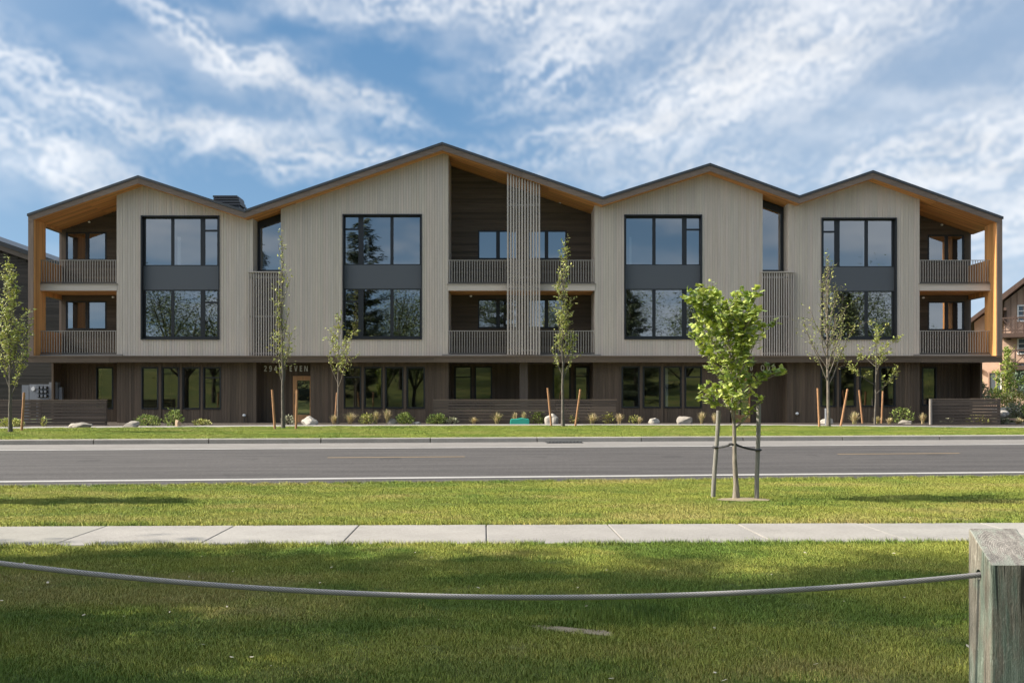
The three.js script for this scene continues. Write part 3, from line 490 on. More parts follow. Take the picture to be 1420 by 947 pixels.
// --- rooms behind the glass: floors, partitions, back walls, rear and end walls
{
  const fl = new Acc(); fl.box(XL + .3, XR - .3, D3 - .3, D3 - .04, -56.3, -BACK - .3, [1, 1, 1]); for (const [a, b] of [[162, 349], [390, 620.5], [826, 1057], [1095, 1275]]) fl.box(bx(a) + .05, bx(b) - .05, D3 - .3, D3 - .041, -BACK - .301, -FD - .32, [1, 1, 1]); bpart('upper_floor', fl, M.floor);
  const gf = new Acc(); gf.box(XL + .3, XR - .3, .2, .32, -56.3, -FD - .26, [1, 1, 1]); bpart('ground_floor', gf, M.floor);
  const pt = new Acc(); for (const px of [162, 349, 390, 620.5, 826, 1057, 1095, 1275]) { const x = bx(px), s = [162, 390, 826, 1095].includes(px) ? 1 : -1, [a, b] = s > 0 ? [x + .05, x + .17] : [x - .17, x - .05]; pt.box(a, b, BAND1, soffitY(x), -55, -FD - .33, [1, 1, 1]); pt.box(a, b, .3, BAND0 + .04, -55, -BACK - .7, [1, 1, 1]); } bpart('partition', pt, M.plaster);
  const bw = new Acc(); sheath(bw, XL + .3, XR - .3, .3, (x) => soffitY(x) + .05, [], -55.15, -55, [1, 1, 1]); sheath(bw, XL + .25, XR - .25, .2, (x) => soffitY(x) + .05, [], -56.8, -56.6, [1, 1, 1]); bpart('rear_wall', bw, M.plaster);
  for (const [px0, px1, y0, y1] of [[212.5, 217, .5, 2.9], [925, 929.5, .5, 2.9], [1010 - 10, 1004, .5, .9], [240, 244, 7.1, 9.3], [505, 509, 7.1, 9.3], [1204, 1208, 7.1, 9.3], [905 - 30, 878, 7.1, 9.3]]) { const a = new Acc(); for (let i = 0; i < 6; i++) { const x = lerp(bx(px0), bx(px1), i / 6), e = lerp(bx(px0), bx(px1), (i + 1) / 6); a.box(x, e - .004, y0, y1, -FD - .62 - (i % 2) * .04, -FD - .58 - (i % 2) * .04, [1, 1, 1]); } bpart('curtain', a, M.white); }
}

// ------------------------------------------------------------------ plants
class Leafy {                                                 // wood tubes and leaf faces
  constructor() { this.w = { p: [], n: [], u: [], ix: [] }; this.l = { p: [], n: [], c: [] }; }
  tube(pts, rad, sides = 6) {
    const { p, n, u, ix } = this.w, base = p.length / 3; let up = V(0, 0, 1), len = 0;
    for (let i = 0; i < pts.length; i++) {
      const t = pts[Math.min(i + 1, pts.length - 1)].clone().sub(pts[Math.max(i - 1, 0)]).normalize(), a = V(0, 0, 0).crossVectors(up, t); if (a.lengthSq() < .01) a.crossVectors(V(1, 0, 0), t); a.normalize(); const b = V(0, 0, 0).crossVectors(t, a);
      if (i) len += pts[i].distanceTo(pts[i - 1]);
      for (let k = 0; k <= sides; k++) { const q = k / sides * Math.PI * 2, cs = Math.cos(q), sn = Math.sin(q), nx = a.x * cs + b.x * sn, ny = a.y * cs + b.y * sn, nz = a.z * cs + b.z * sn; p.push(pts[i].x + nx * rad[i], pts[i].y + ny * rad[i], pts[i].z + nz * rad[i]); n.push(nx, ny, nz); u.push(k / sides * .4, len); }
      if (i) for (let k = 0; k < sides; k++) { const o = base + (i - 1) * (sides + 1) + k, e = o + sides + 1; ix.push(o, o + 1, e + 1, o, e + 1, e); }
    }
  }
  leaf(pos, dir, nrm, s, outline, col, fold = .25) {           // outline: fan round the origin in (along, across), built on dir / side
    const side = V(0, 0, 0).crossVectors(dir, nrm).normalize(), n2 = V(0, 0, 0).crossVectors(side, dir).normalize(), { p, n, c } = this.l;
    const P = ([a, b]) => [pos.x + (dir.x * a + side.x * b - n2.x * Math.abs(b) * fold - n2.x * a * a * .25) * s, pos.y + (dir.y * a + side.y * b - n2.y * Math.abs(b) * fold - n2.y * a * a * .25) * s, pos.z + (dir.z * a + side.z * b - n2.z * Math.abs(b) * fold - n2.z * a * a * .25) * s];
    const pts = outline.map(P), o = P([.45, 0]);
    for (let i = 0; i < pts.length; i++) { const a = pts[i], b = pts[(i + 1) % pts.length]; p.push(...o, ...b, ...a); for (let k = 0; k < 3; k++) { n.push(n2.x, n2.y, n2.z); c.push(...col); } }
  }
  wood() { const g = new THREE.BufferGeometry(), w = this.w; g.setAttribute('position', new THREE.Float32BufferAttribute(w.p, 3)); g.setAttribute('normal', new THREE.Float32BufferAttribute(w.n, 3)); g.setAttribute('uv', new THREE.Float32BufferAttribute(w.u, 2)); g.setIndex(w.ix); return g; }
  leaves() { const g = new THREE.BufferGeometry(), l = this.l; g.setAttribute('position', new THREE.Float32BufferAttribute(l.p, 3)); g.setAttribute('color', new THREE.Float32BufferAttribute(l.c, 3)); g.computeVertexNormals(); return g; }
}
const OVAL = [[0, 0], [.3, .2], [.65, .22], [1, 0], [.65, -.22], [.3, -.2]];
const MAPLE = [[0, .03], [.12, .34], [.30, .30], [.42, .56], [.58, .30], [.72, .26], [1, 0], [.72, -.26], [.58, -.30], [.42, -.56], [.30, -.30], [.12, -.34], [0, -.03]];
const SPRAY = [[0, 0], [.35, .13], [1, .05], [1, -.05], [.35, -.13]];
const barkTex = grey(256, 256, (u, v) => .70 + .5 * (tile((a, b) => fbm(a * 18, b * 9, 2, 4))(u, v) - .5), 2, 1.2);
const bark = (r, g, b) => std({ color: lin(r, g, b), map: barkTex, roughness: .95, bumpMap: barkTex, bumpScale: .01 });
M.barkPale = bark(.36, .30, .235); M.barkGrey = bark(.27, .235, .19); M.barkDark = bark(.12, .09, .07); M.barkWhite = bark(.52, .45, .36);
const leafMat = (o = {}) => new THREE.MeshPhysicalMaterial({ color: lin(1, 1, 1), vertexColors: true, roughness: .75, transmission: .32, thickness: 0, ...o });
M.leaf = leafMat(); M.leafSolid = std({ color: lin(1, 1, 1), vertexColors: true, roughness: .8 });
const dirOf = (az, tilt) => V(Math.sin(tilt) * Math.cos(az), Math.cos(tilt), Math.sin(tilt) * Math.sin(az));   // tilt from upright
// a young tree: trunk, rising limbs, twigs and leaves in tufts
function youngTree(seed, o) {
  const r = rng(seed), T = new Leafy(), H = o.height, pts = [], rad = [], n = 14; let bend = V(0, 0, 0);
  for (let i = 0; i <= n; i++) { const t = i / n; bend.x += (r() - .5) * (o.wob ?? .03) * H / n * 3; bend.z += (r() - .5) * (o.wob ?? .03) * H / n * 3; pts.push(V(bend.x + (o.lean ?? 0) * t * H, t * H, bend.z)); rad.push(o.r * (1.0 - .93 * Math.pow(t, .85)) * (i === 0 ? 1.35 : 1)); }
  T.tube(pts, rad, 8);
  const at = (t) => { const f = clamp(t, 0, .999) * n, i = Math.floor(f); return pts[i].clone().lerp(pts[i + 1], f - i); };
  const leafAt = (p, out, big = 1) => {
    const k = 1 + Math.floor(r() * (o.tuft ?? 3));
    for (let i = 0; i < k; i++) { const d = dirOf(r() * 6.283, .5 + r() * 1.6).addScaledVector(out, .5).normalize(), nn = dirOf(r() * 6.283, r() * 1.0), s = o.leaf * (.6 + r() * .75) * big, c = o.cols[Math.floor(r() * o.cols.length)], q = .8 + r() * .4; T.leaf(p.clone().add(V((r() - .5) * o.leaf, (r() - .5) * o.leaf, (r() - .5) * o.leaf)), d, nn, s, o.outline ?? OVAL, [c[0] * q, c[1] * q, c[2] * q]); }
  };
  for (let i = 0; i < o.limbs; i++) {
    const t = lerp(o.clear, .96, Math.pow((i + r() * .8) / o.limbs, o.spread ?? .9)), a0 = i * 2.4 + r() * 1.1, st = at(t), prof = o.shape(clamp((t - o.clear) / (1 - o.clear))), L = prof * (.7 + r() * .5), tilt = (o.tilt ?? .6) * (.75 + r() * .5);
    const br = [st.clone()], rr = [Math.max(.006, o.r * .42 * (1 - t * .75))], m = 6; let d = dirOf(a0, tilt), p = st.clone();
    for (let k = 1; k <= m; k++) { d.add(V((r() - .5) * .35, (o.rise ?? .10) + (r() - .5) * .12, (r() - .5) * .35)).normalize(); p = p.clone().addScaledVector(d, L / m); br.push(p); rr.push(rr[0] * (1 - .85 * k / m) + .0025); }
    T.tube(br, rr, 5);
    const tw = Math.max(2, Math.round(L * (o.twigs ?? 5)));
    for (let k = 0; k < tw; k++) {
      const f = lerp(.25, 1, (k + r()) / tw), q = f * m, qi = Math.min(m - 1, Math.floor(q)), s0 = br[qi].clone().lerp(br[qi + 1], q - qi), dd = d.clone().multiplyScalar(.6).add(dirOf(r() * 6.283, .3 + r() * 1.5)).normalize(), tl = L * (.14 + r() * .22) + (o.twigMin ?? .05), e = s0.clone().addScaledVector(dd, tl);
      T.tube([s0, s0.clone().lerp(e, .5).add(V(0, tl * .05, 0)), e], [.006, .004, .002], 3);
      const nl = Math.max(1, Math.round(tl * (o.density ?? 14))); for (let z = 0; z < nl; z++) leafAt(s0.clone().lerp(e, (z + r()) / nl), dd);
    }
  }
  const top = o.topLeaves ?? 12; for (let i = 0; i < top; i++) leafAt(at(lerp(.82, 1, r())), dirOf(r() * 6.28, 1));
  return T;
}
function treeThing(name, label, T, pos, barkM, leafM, group) { const t = thing(name, label, 'tree', pos, group); const a = new THREE.Mesh(T.wood(), barkM), b = new THREE.Mesh(T.leaves(), leafM); a.name = 'trunk'; b.name = 'crown'; t.add(shadows(a), shadows(b)); return t; }
const OLIVE = [[.40, .43, .09], [.32, .38, .07], [.47, .46, .12], [.38, .37, .09], [.27, .33, .06]];
const FRESH = [[.34, .42, .05], [.42, .49, .07], [.26, .35, .042], [.50, .54, .11], [.20, .29, .04]];
const far = (px, py) => { const d = (EYE - .325) * F / (py - HZ); return [X(px, d), groundY(X(px, d), d), -d, d]; };
// street trees in front of the building
const streetTrees = [
  [13.5, 600, 365, 'young leafy tree with dense olive crown beside the slatted fence and the meter boxes', { r: .07, clear: .20, limbs: 26, shape: (t) => 1.45 * Math.pow(1 - t, .75) + .25, tilt: .52, leaf: .12, tuft: 3, density: 17, twigs: 6, rise: .12, lean: 0 }, 21],
  [392, 594.5, 318, 'tall slender tree with thin yellow-green leaves in front of the 2944 entrance', { r: .07, clear: .20, limbs: 26, shape: (t) => 1.35 * (1 - t) + .3, tilt: .42, leaf: .105, tuft: 2, density: 11, twigs: 5, rise: .2, spread: 1.1 }, 22],
  [468.5, 588, 437, 'short tree with open upright limbs right of the orange door by a boulder', { r: .055, clear: .28, limbs: 11, shape: (t) => 1.75 * (1 - t) + .35, tilt: .62, leaf: .125, tuft: 4, density: 12, twigs: 4, rise: .2, topLeaves: 6 }, 23],
  [781, 592.5, 328, 'slender columnar tree in front of the central balconies', { r: .065, clear: .24, limbs: 32, shape: (t) => 1.2 * Math.pow(1 - t, .9) + .28, tilt: .42, leaf: .115, tuft: 3, density: 14, twigs: 6, rise: .16 }, 24],
  [1149, 592.5, 348, 'tall bare-topped tree with sparse leaves and pale trunk beside a grey post', { r: .08, clear: .22, limbs: 34, shape: (t) => 2.1 * Math.pow(1 - t, 1.0) + .25, tilt: .48, leaf: .09, tuft: 2, density: 7, twigs: 6, rise: .13 }, 25],
  [1214, 588.5, 451, 'small tree with flat tiers of leaves in front of the ground floor windows', { r: .05, clear: .30, limbs: 10, shape: (t) => 1.5 * (1 - t) + .5, tilt: 1.0, leaf: .125, tuft: 5, density: 12, twigs: 4, rise: .06, topLeaves: 24 }, 26],
];
for (const [px, py, top, label, o, seed] of streetTrees) { const [x, y, z, d] = far(px, py); const T = youngTree(seed, { ...o, height: Y(top, d) - y, cols: OLIVE }); treeThing('street_tree', label, T, [x, y - .03, z], seed === 25 || seed === 23 ? M.barkPale : M.barkGrey, M.leaf, 'young trees in front of the apartment building'); }
// the staked maple on the near verge
const mapleAt = [X(1021, 15.32), 0, -15.32];
{
  const T = youngTree(42, { height: 3.0, r: .046, clear: .36, limbs: 38, shape: (t) => .52 + .22 * Math.sin(t * 3.1), tilt: .98, leaf: .08, tuft: 4, density: 24, twigs: 10, rise: .07, cols: FRESH, outline: MAPLE, wob: .05, spread: .85, lean: -.07, topLeaves: 60 });
  treeThing('maple_tree', 'young maple with bright green lobed leaves between two grey stakes on the verge', T, mapleAt, M.barkWhite, M.leaf).rotation.y = .75;
  const T2 = youngTree(57, { height: 3.6, r: .06, clear: .3, limbs: 30, shape: (t) => 1.0 - .2 * t, tilt: .6, leaf: .13, tuft: 4, density: 14, twigs: 7, rise: .12, cols: FRESH, outline: MAPLE, wob: .05, topLeaves: 40 });
  treeThing('maple_tree', 'young maple with bright green leaves and no stakes further along the verge', T2, [-10.6, 0, -14.8], M.barkWhite, M.leaf);
  // grey stakes and dark ties
  const stakeG = (h, r0) => { const g = new THREE.CylinderGeometry(r0 * .92, r0, h, 12, 4); const p = g.attributes.position; for (let i = 0; i < p.count; i++) { const y = p.getY(i); p.setX(i, p.getX(i) + .006 * Math.sin(y * 4)); } g.translate(0, h / 2 - .05, 0); return g; };
  for (const [b, t, label] of [[[989.5, 690], [997, 569], 'leaning grey round stake on the maple verge, no knots, left tie'], [[1050, 693], [1052.5, 560], 'upright dark-knotted grey stake on the maple verge']]) {
    const d = EYE * F / (b[1] - HZ), x = X(b[0], d), s = thing('tree_stake', label.replace(', no knots, left tie', ' tied to the trunk'), 'stake', [x, 0, -d]); const h = Y(t[1], d) + .05;
    piece(s, 'post', stakeG(h, .036), M.barkGreyStake ?? (M.barkGreyStake = bark(.50, .47, .41)), 0, 0, 0); s.rotation.z = -Math.atan((X(t[0], d) - x) / h);
    const y = Y(b[0] < 1000 ? 620 : 624, d), c0 = V(X(b[0] < 1000 ? 993.5 : 1051, d), y, -d), c1 = V(mapleAt[0] - .045 + (b[0] < 1000 ? -.03 : .03), Y(616, 15.32), -15.32);
    const L = new Leafy(), m = c0.clone().lerp(c1, .5).add(V(0, -.03, 0)); L.tube(new THREE.QuadraticBezierCurve3(c0, m, c1).getPoints(10), Array(11).fill(.017), 7);
    const ring = (c, R0) => { const q = []; for (let i = 0; i <= 14; i++) { const a = i / 14 * 6.283; q.push(V(c.x + Math.cos(a) * R0, c.y, c.z + Math.sin(a) * R0)); } L.tube(q, q.map(() => .016), 6); }; ring(c0, .05); ring(c1.clone().setX(mapleAt[0] - .045), .055);
    single('tree_tie', L.wood(), std({ color: lin(.03, .03, .032), roughness: .7 }), b[0] < 1000 ? 'black rubber tie from the maple trunk to the leaning stake' : 'black rubber tie from the maple trunk to the upright stake', 'tie');
  }
  // worn earth ring at the foot of the maple
  const e = new THREE.CircleGeometry(.26, 26); e.rotateX(-Math.PI / 2); e.scale(1.5, 1, 1); const ps = e.attributes.position; for (let i = 1; i < ps.count; i++) { const k = .8 + .4 * vn(i * .9, 3, 1); ps.setX(i, ps.getX(i) * k); ps.setZ(i, ps.getZ(i) * k); } ps.setY(0, .02); e.computeVertexNormals(); e.translate(mapleAt[0] + .1, .014, mapleAt[2] + .08);
  structure('bare_earth', e, std({ color: lin(.34, .27, .17), map: concreteTex, roughness: 1 }));
}
// orange stakes by the street trees
{
  const g = new THREE.CylinderGeometry(.042, .045, 1, 10); g.translate(0, .5, 0); M.stake = bark(.86, .45, .22);
  const list = [[[29, 598], [32.5, 545], 'orange wooden stake beside the leafy tree by the slatted fence'],
    [[381, 596], [377, 541], 'leaning orange wooden stake beside the slender tree at the 2944 entrance'], [[410, 596], [411.5, 541.5], 'upright orange wooden stake in front of the orange door'],
    [[434, 578], [431.5, 545], 'short orange wooden stake standing behind the pale boulder'], [[464, 587], [467, 545], 'orange wooden stake beside the short open-limbed tree'],
    [[765, 592], [759.5, 538.5], 'orange wooden stake by the columnar tree leaning over the boulder'], [[797.5, 592], [805, 540.5], 'orange wooden stake by the columnar tree leaning away from the boulder'],
    [[1137, 593], [1134.5, 539], 'upright orange wooden stake beside the bare-topped tree'], [[1166, 591], [1176, 540], 'slanting orange wooden stake beside the bare-topped tree'],
    [[1197, 587], [1192, 541.5], 'slanting orange wooden stake beside the small tiered tree'], [[1223, 587], [1225, 543], 'nearly upright orange wooden stake beside the small tiered tree']];
  for (const [b, t, label] of list) { const [x, y, z, d] = far(b[0], b[1]), h = Y(t[1], d) - y + .1, dx = X(t[0], d) - x; const s = single('orange_stake', g, M.stake, label, 'stake', 'stakes by the street trees'); s.position.set(x, y - .08, z); s.scale.set(1, h / Math.cos(Math.atan(dx / h)), 1); s.rotation.z = -Math.atan(dx / h); }
}
// --- shrubs, grasses, boulders in the planting beds
const rockGeo = (seed, sx, sy, sz) => { let g = new THREE.IcosahedronGeometry(1, 4); g.deleteAttribute('uv'); g.deleteAttribute('normal'); g = mergeVertices(g); const r = rng(seed), cuts = Array.from({ length: 15 }, () => [dirOf(r() * 6.283, .15 + r() * 1.9), .42 + r() * .4]), p = g.attributes.position, v = V(0, 0, 0);
  for (let i = 0; i < p.count; i++) { v.fromBufferAttribute(p, i); for (const [n, d] of cuts) { const k = v.dot(n); if (k > d) v.addScaledVector(n, (d - k) * .97); } const f = 1 + .55 * (fbm(v.x * 1.7 + seed, v.y * 1.7, v.z * 1.7, 4) - .5); p.setXYZ(i, v.x * sx * f, (v.y * f + .45) * sy, v.z * sz * f); }
  g = g.toNonIndexed(); g.computeVertexNormals(); const n = g.attributes.position.count, c = []; for (let i = 0; i < n; i++) { const k = .72 + .5 * fbm(g.attributes.position.getX(i) * 7, g.attributes.position.getY(i) * 9 + seed, g.attributes.position.getZ(i) * 7, 4); c.push(k, k * .97, k * .92); } g.setAttribute('color', new THREE.Float32BufferAttribute(c, 3)); return g; };
M.rock = std({ color: lin(.31, .285, .255), vertexColors: true, roughness: .95 }); M.rockWarm = std({ color: lin(.36, .27, .19), vertexColors: true, roughness: .95 }); M.rockWhite = std({ color: lin(.42, .395, .36), vertexColors: true, roughness: .95 });
for (const [px0, px1, py0, py1, label, mat] of [[92, 135, 584, 593.4, 'low flat grey boulder in front of the slatted fence', 'rock'], [168, 194, 581, 592.5, 'rounded grey boulder beside a green shrub under the first windows', 'rock'], [240, 253, 578.5, 591.5, 'small upright tan stone beside a bushy green shrub', 'rockWarm'], [411, 446, 577.5, 589.5, 'pale sloping boulder at the foot of the orange door', 'rockWhite'],
  [533, 551, 579, 587.8, 'grey boulder behind straw grass under the windows', 'rock'], [570, 587, 582.5, 588, 'low pale stone beside a dark green shrub', 'rockWhite'], [753, 781.5, 571, 588, 'angular grey boulder at the columnar tree', 'rockWhite'], [896, 916, 577, 587.5, 'small bumpy pale boulder standing alone in the bed', 'rockWhite'], [933, 961, 575, 587.5, 'broad wedge-shaped grey boulder in the bed', 'rock'],
  [1138, 1159, 575, 587.5, 'white rounded boulder behind the grey post', 'rockWhite'], [1245, 1270, 579.5, 588, 'low tan-grey boulder beside a leafy shrub', 'rock'], [1352, 1368, 578, 586, 'pale stone in the garden beyond the corner fence', 'rockWhite'], [1372, 1400, 566, 575, 'pale stone edging a garden terrace', 'rockWhite']]) {
  const d = (EYE - .33) * F / (Math.max(py1, 586.8) - HZ), w = X(px1, d) - X(px0, d), h = (py1 - py0) * d / F; const m = single('boulder', rockGeo(Math.round(px0), w / 2, h / 1.25, Math.max(w * .36, h * .5)), M[mat], label, 'boulder'); m.position.set(X((px0 + px1) / 2, d), .33 - (py1 > 586.8 ? 0 : 0) + Math.max(0, (586.8 - py1) * d / F) - .04, -d);
}
function shrubGeo(seed, w, h, cols, leaf, n) { const r = rng(seed), T = new Leafy(); for (let i = 0; i < 14; i++) { const d = dirOf(r() * 6.28, r() * .9), e = V(d.x * w * .45, h * (.5 + r() * .4), d.z * w * .45); T.tube([V(0, 0, 0), e.clone().multiplyScalar(.5).add(V(0, h * .06, 0)), e], [.012, .008, .003], 4); }
  for (let i = 0; i < n; i++) { const a = r() * 6.283, q = Math.sqrt(r()), y = r(), env = Math.sqrt(1 - Math.pow(Math.abs(y - .38) / .68, 2)) * (.75 + .5 * vn(a * 1.6, y * 3, seed)); const p = V(Math.cos(a) * q * w / 2 * env, y * h * (.8 + .4 * vn(a * 1.2, q * 2, seed + 4)), Math.sin(a) * q * w / 2 * env), c = cols[Math.floor(r() * cols.length)], k = .75 + r() * .5; T.leaf(p, V(Math.cos(a), .8 + r(), Math.sin(a)).normalize(), dirOf(r() * 6.28, r() * 1.2), leaf * (.6 + r() * .8), OVAL, [c[0] * k, c[1] * k, c[2] * k]); } return T; }
function shrub(px0, px1, py0, py1, label, cols, n = 620, leaf = .085, group = 'shrubs in the planting bed', dd) { const d = dd ?? (EYE - .33) * F / (Math.max(py1, 587) - HZ), w = X(px1, d) - X(px0, d), h = (py1 - py0) * d / F, T = shrubGeo(Math.round(px0 * 3), w, h, cols, leaf, n), t = thing('shrub', label, 'shrub', [X((px0 + px1) / 2, d), dd ? Y(py1, d) : .32, -d], group); const a = new THREE.Mesh(T.wood(), M.barkDark), b = new THREE.Mesh(T.leaves(), M.leafSolid); a.name = 'stems'; b.name = 'foliage'; t.add(shadows(a), shadows(b)); return t; }
const GREENS = [[.19, .26, .05], [.25, .31, .07], [.14, .20, .04], [.31, .34, .09]], YELLOWISH = [[.40, .41, .11], [.32, .36, .08], [.46, .43, .15]], DUSTY = [[.34, .35, .22], [.28, .30, .17], [.42, .40, .26]];
for (const [a, b, c, e, label, cols, n] of [[0, 30, 582, 592.5, 'low yellow-green shrub at the trunk of the leafy tree by the slatted fence', YELLOWISH], [57, 63, 579, 592, 'thin upright green sapling in front of the slatted fence', YELLOWISH, 90], [188, 222, 576.5, 591, 'green shrub with pale tips beside the rounded grey boulder', GREENS], [229, 252, 570, 591, 'tall bushy green shrub under the narrow windows', GREENS, 520], [268, 292, 582, 590, 'low flat green shrub before the plain brown wall', YELLOWISH, 260], [389, 409, 577, 589, 'loose tufted shrub in front of the orange door', DUSTY, 160],
  [498, 517, 575, 588, 'yellow-green shrub between straw grasses under the windows', YELLOWISH, 320], [550, 573, 574, 588, 'dark green shrub between two pale stones', GREENS], [592, 620, 575, 588, 'wide green shrub at the end of the low fence', GREENS, 520], [620, 634, 579, 588, 'small dusty shrub against the low fence', DUSTY, 160], [733, 757, 571.5, 587.5, 'leafy green shrub behind the angular boulder', GREENS], [786, 803, 577, 587.5, 'small yellow-green shrub between columnar tree and stake', YELLOWISH, 220], [834, 853, 572, 587.5, 'bright green shrub at the far end of the low fence', YELLOWISH, 360],
  [872, 889, 577, 587.5, 'small mixed shrub before the third row of windows', YELLOWISH, 200], [1236, 1268, 566.5, 587, 'tall leafy shrub behind the tan-grey boulder', GREENS, 520], [1307, 1325, 581, 588.5, 'low dusty shrub in front of the corner fence', DUSTY, 220], [1343, 1372, 576, 588.5, 'yellow-flowered shrub in front of the corner fence', YELLOWISH, 380], [1385, 1400, 580, 588, 'round dusty shrub past the corner fence', DUSTY, 260]]) shrub(a, b, c, e, label, cols, n);
{ // straw-coloured ornamental grasses
  M.straw = std({ color: lin(1, 1, 1), vertexColors: true, roughness: .85 });
  const tuft = (seed, w, h) => { const r = rng(seed), p = [], c = [], ix = []; for (let i = 0; i < 230; i++) { const a = r() * 6.283, lean = Math.pow(r(), 1.2) * w * .75, hh = h * (.5 + r() * .55), b0 = V((r() - .5) * w * .25, 0, (r() - .5) * w * .25), s = V(-Math.sin(a), 0, Math.cos(a)).multiplyScalar(.007 + r() * .008), k = .75 + r() * .5, green = r() < .28, col = green ? [.30 * k, .33 * k, .10 * k] : [.66 * k, .52 * k, .30 * k], o = p.length / 3;
    for (let j = 0; j <= 3; j++) { const t = j / 3, q = b0.clone().add(V(Math.cos(a) * lean * t * t, hh * t - lean * .25 * t * t, Math.sin(a) * lean * t * t)), f = 1 - t * .85; p.push(q.x - s.x * f, q.y, q.z - s.z * f, q.x + s.x * f, q.y, q.z + s.z * f); c.push(...col, ...col); if (j < 3) { const e = o + j * 2; ix.push(e, e + 1, e + 3, e, e + 3, e + 2); } } }
    const g = new THREE.BufferGeometry(); g.setAttribute('position', new THREE.Float32BufferAttribute(p, 3)); g.setAttribute('color', new THREE.Float32BufferAttribute(c, 3)); g.setIndex(ix); g.computeVertexNormals(); return g; };
  const list = [[197, 203, 579], [459, 466, 574], [479, 492, 570], [506, 512, 574], [517, 525, 569], [533, 541, 566.5], [652, 662, 577], [684, 694, 570.5], [711, 716, 571], [724, 729, 570], [815, 828, 571.5], [855, 863, 572.5], [884, 890, 577], [970, 977, 570], [988, 996, 572], [1180, 1191, 570], [1213, 1222, 576], [1230, 1238, 578], [1277, 1284, 571.5], [1408, 1420, 578]];
  for (const [a, b, t] of list) { const d = (EYE - .33) * F / (587.6 - HZ) - .3, w = X(b, d) - X(a, d); const m = single('ornamental_grass', tuft(Math.round(a), w * 1.6, (587.6 - t) * d / F), M.straw, 'straw-coloured tuft of ornamental grass in the planting bed along the brown wall', 'grass tuft', 'straw grass tufts'); m.position.set(X((a + b) / 2, d), .325, -d); }
}
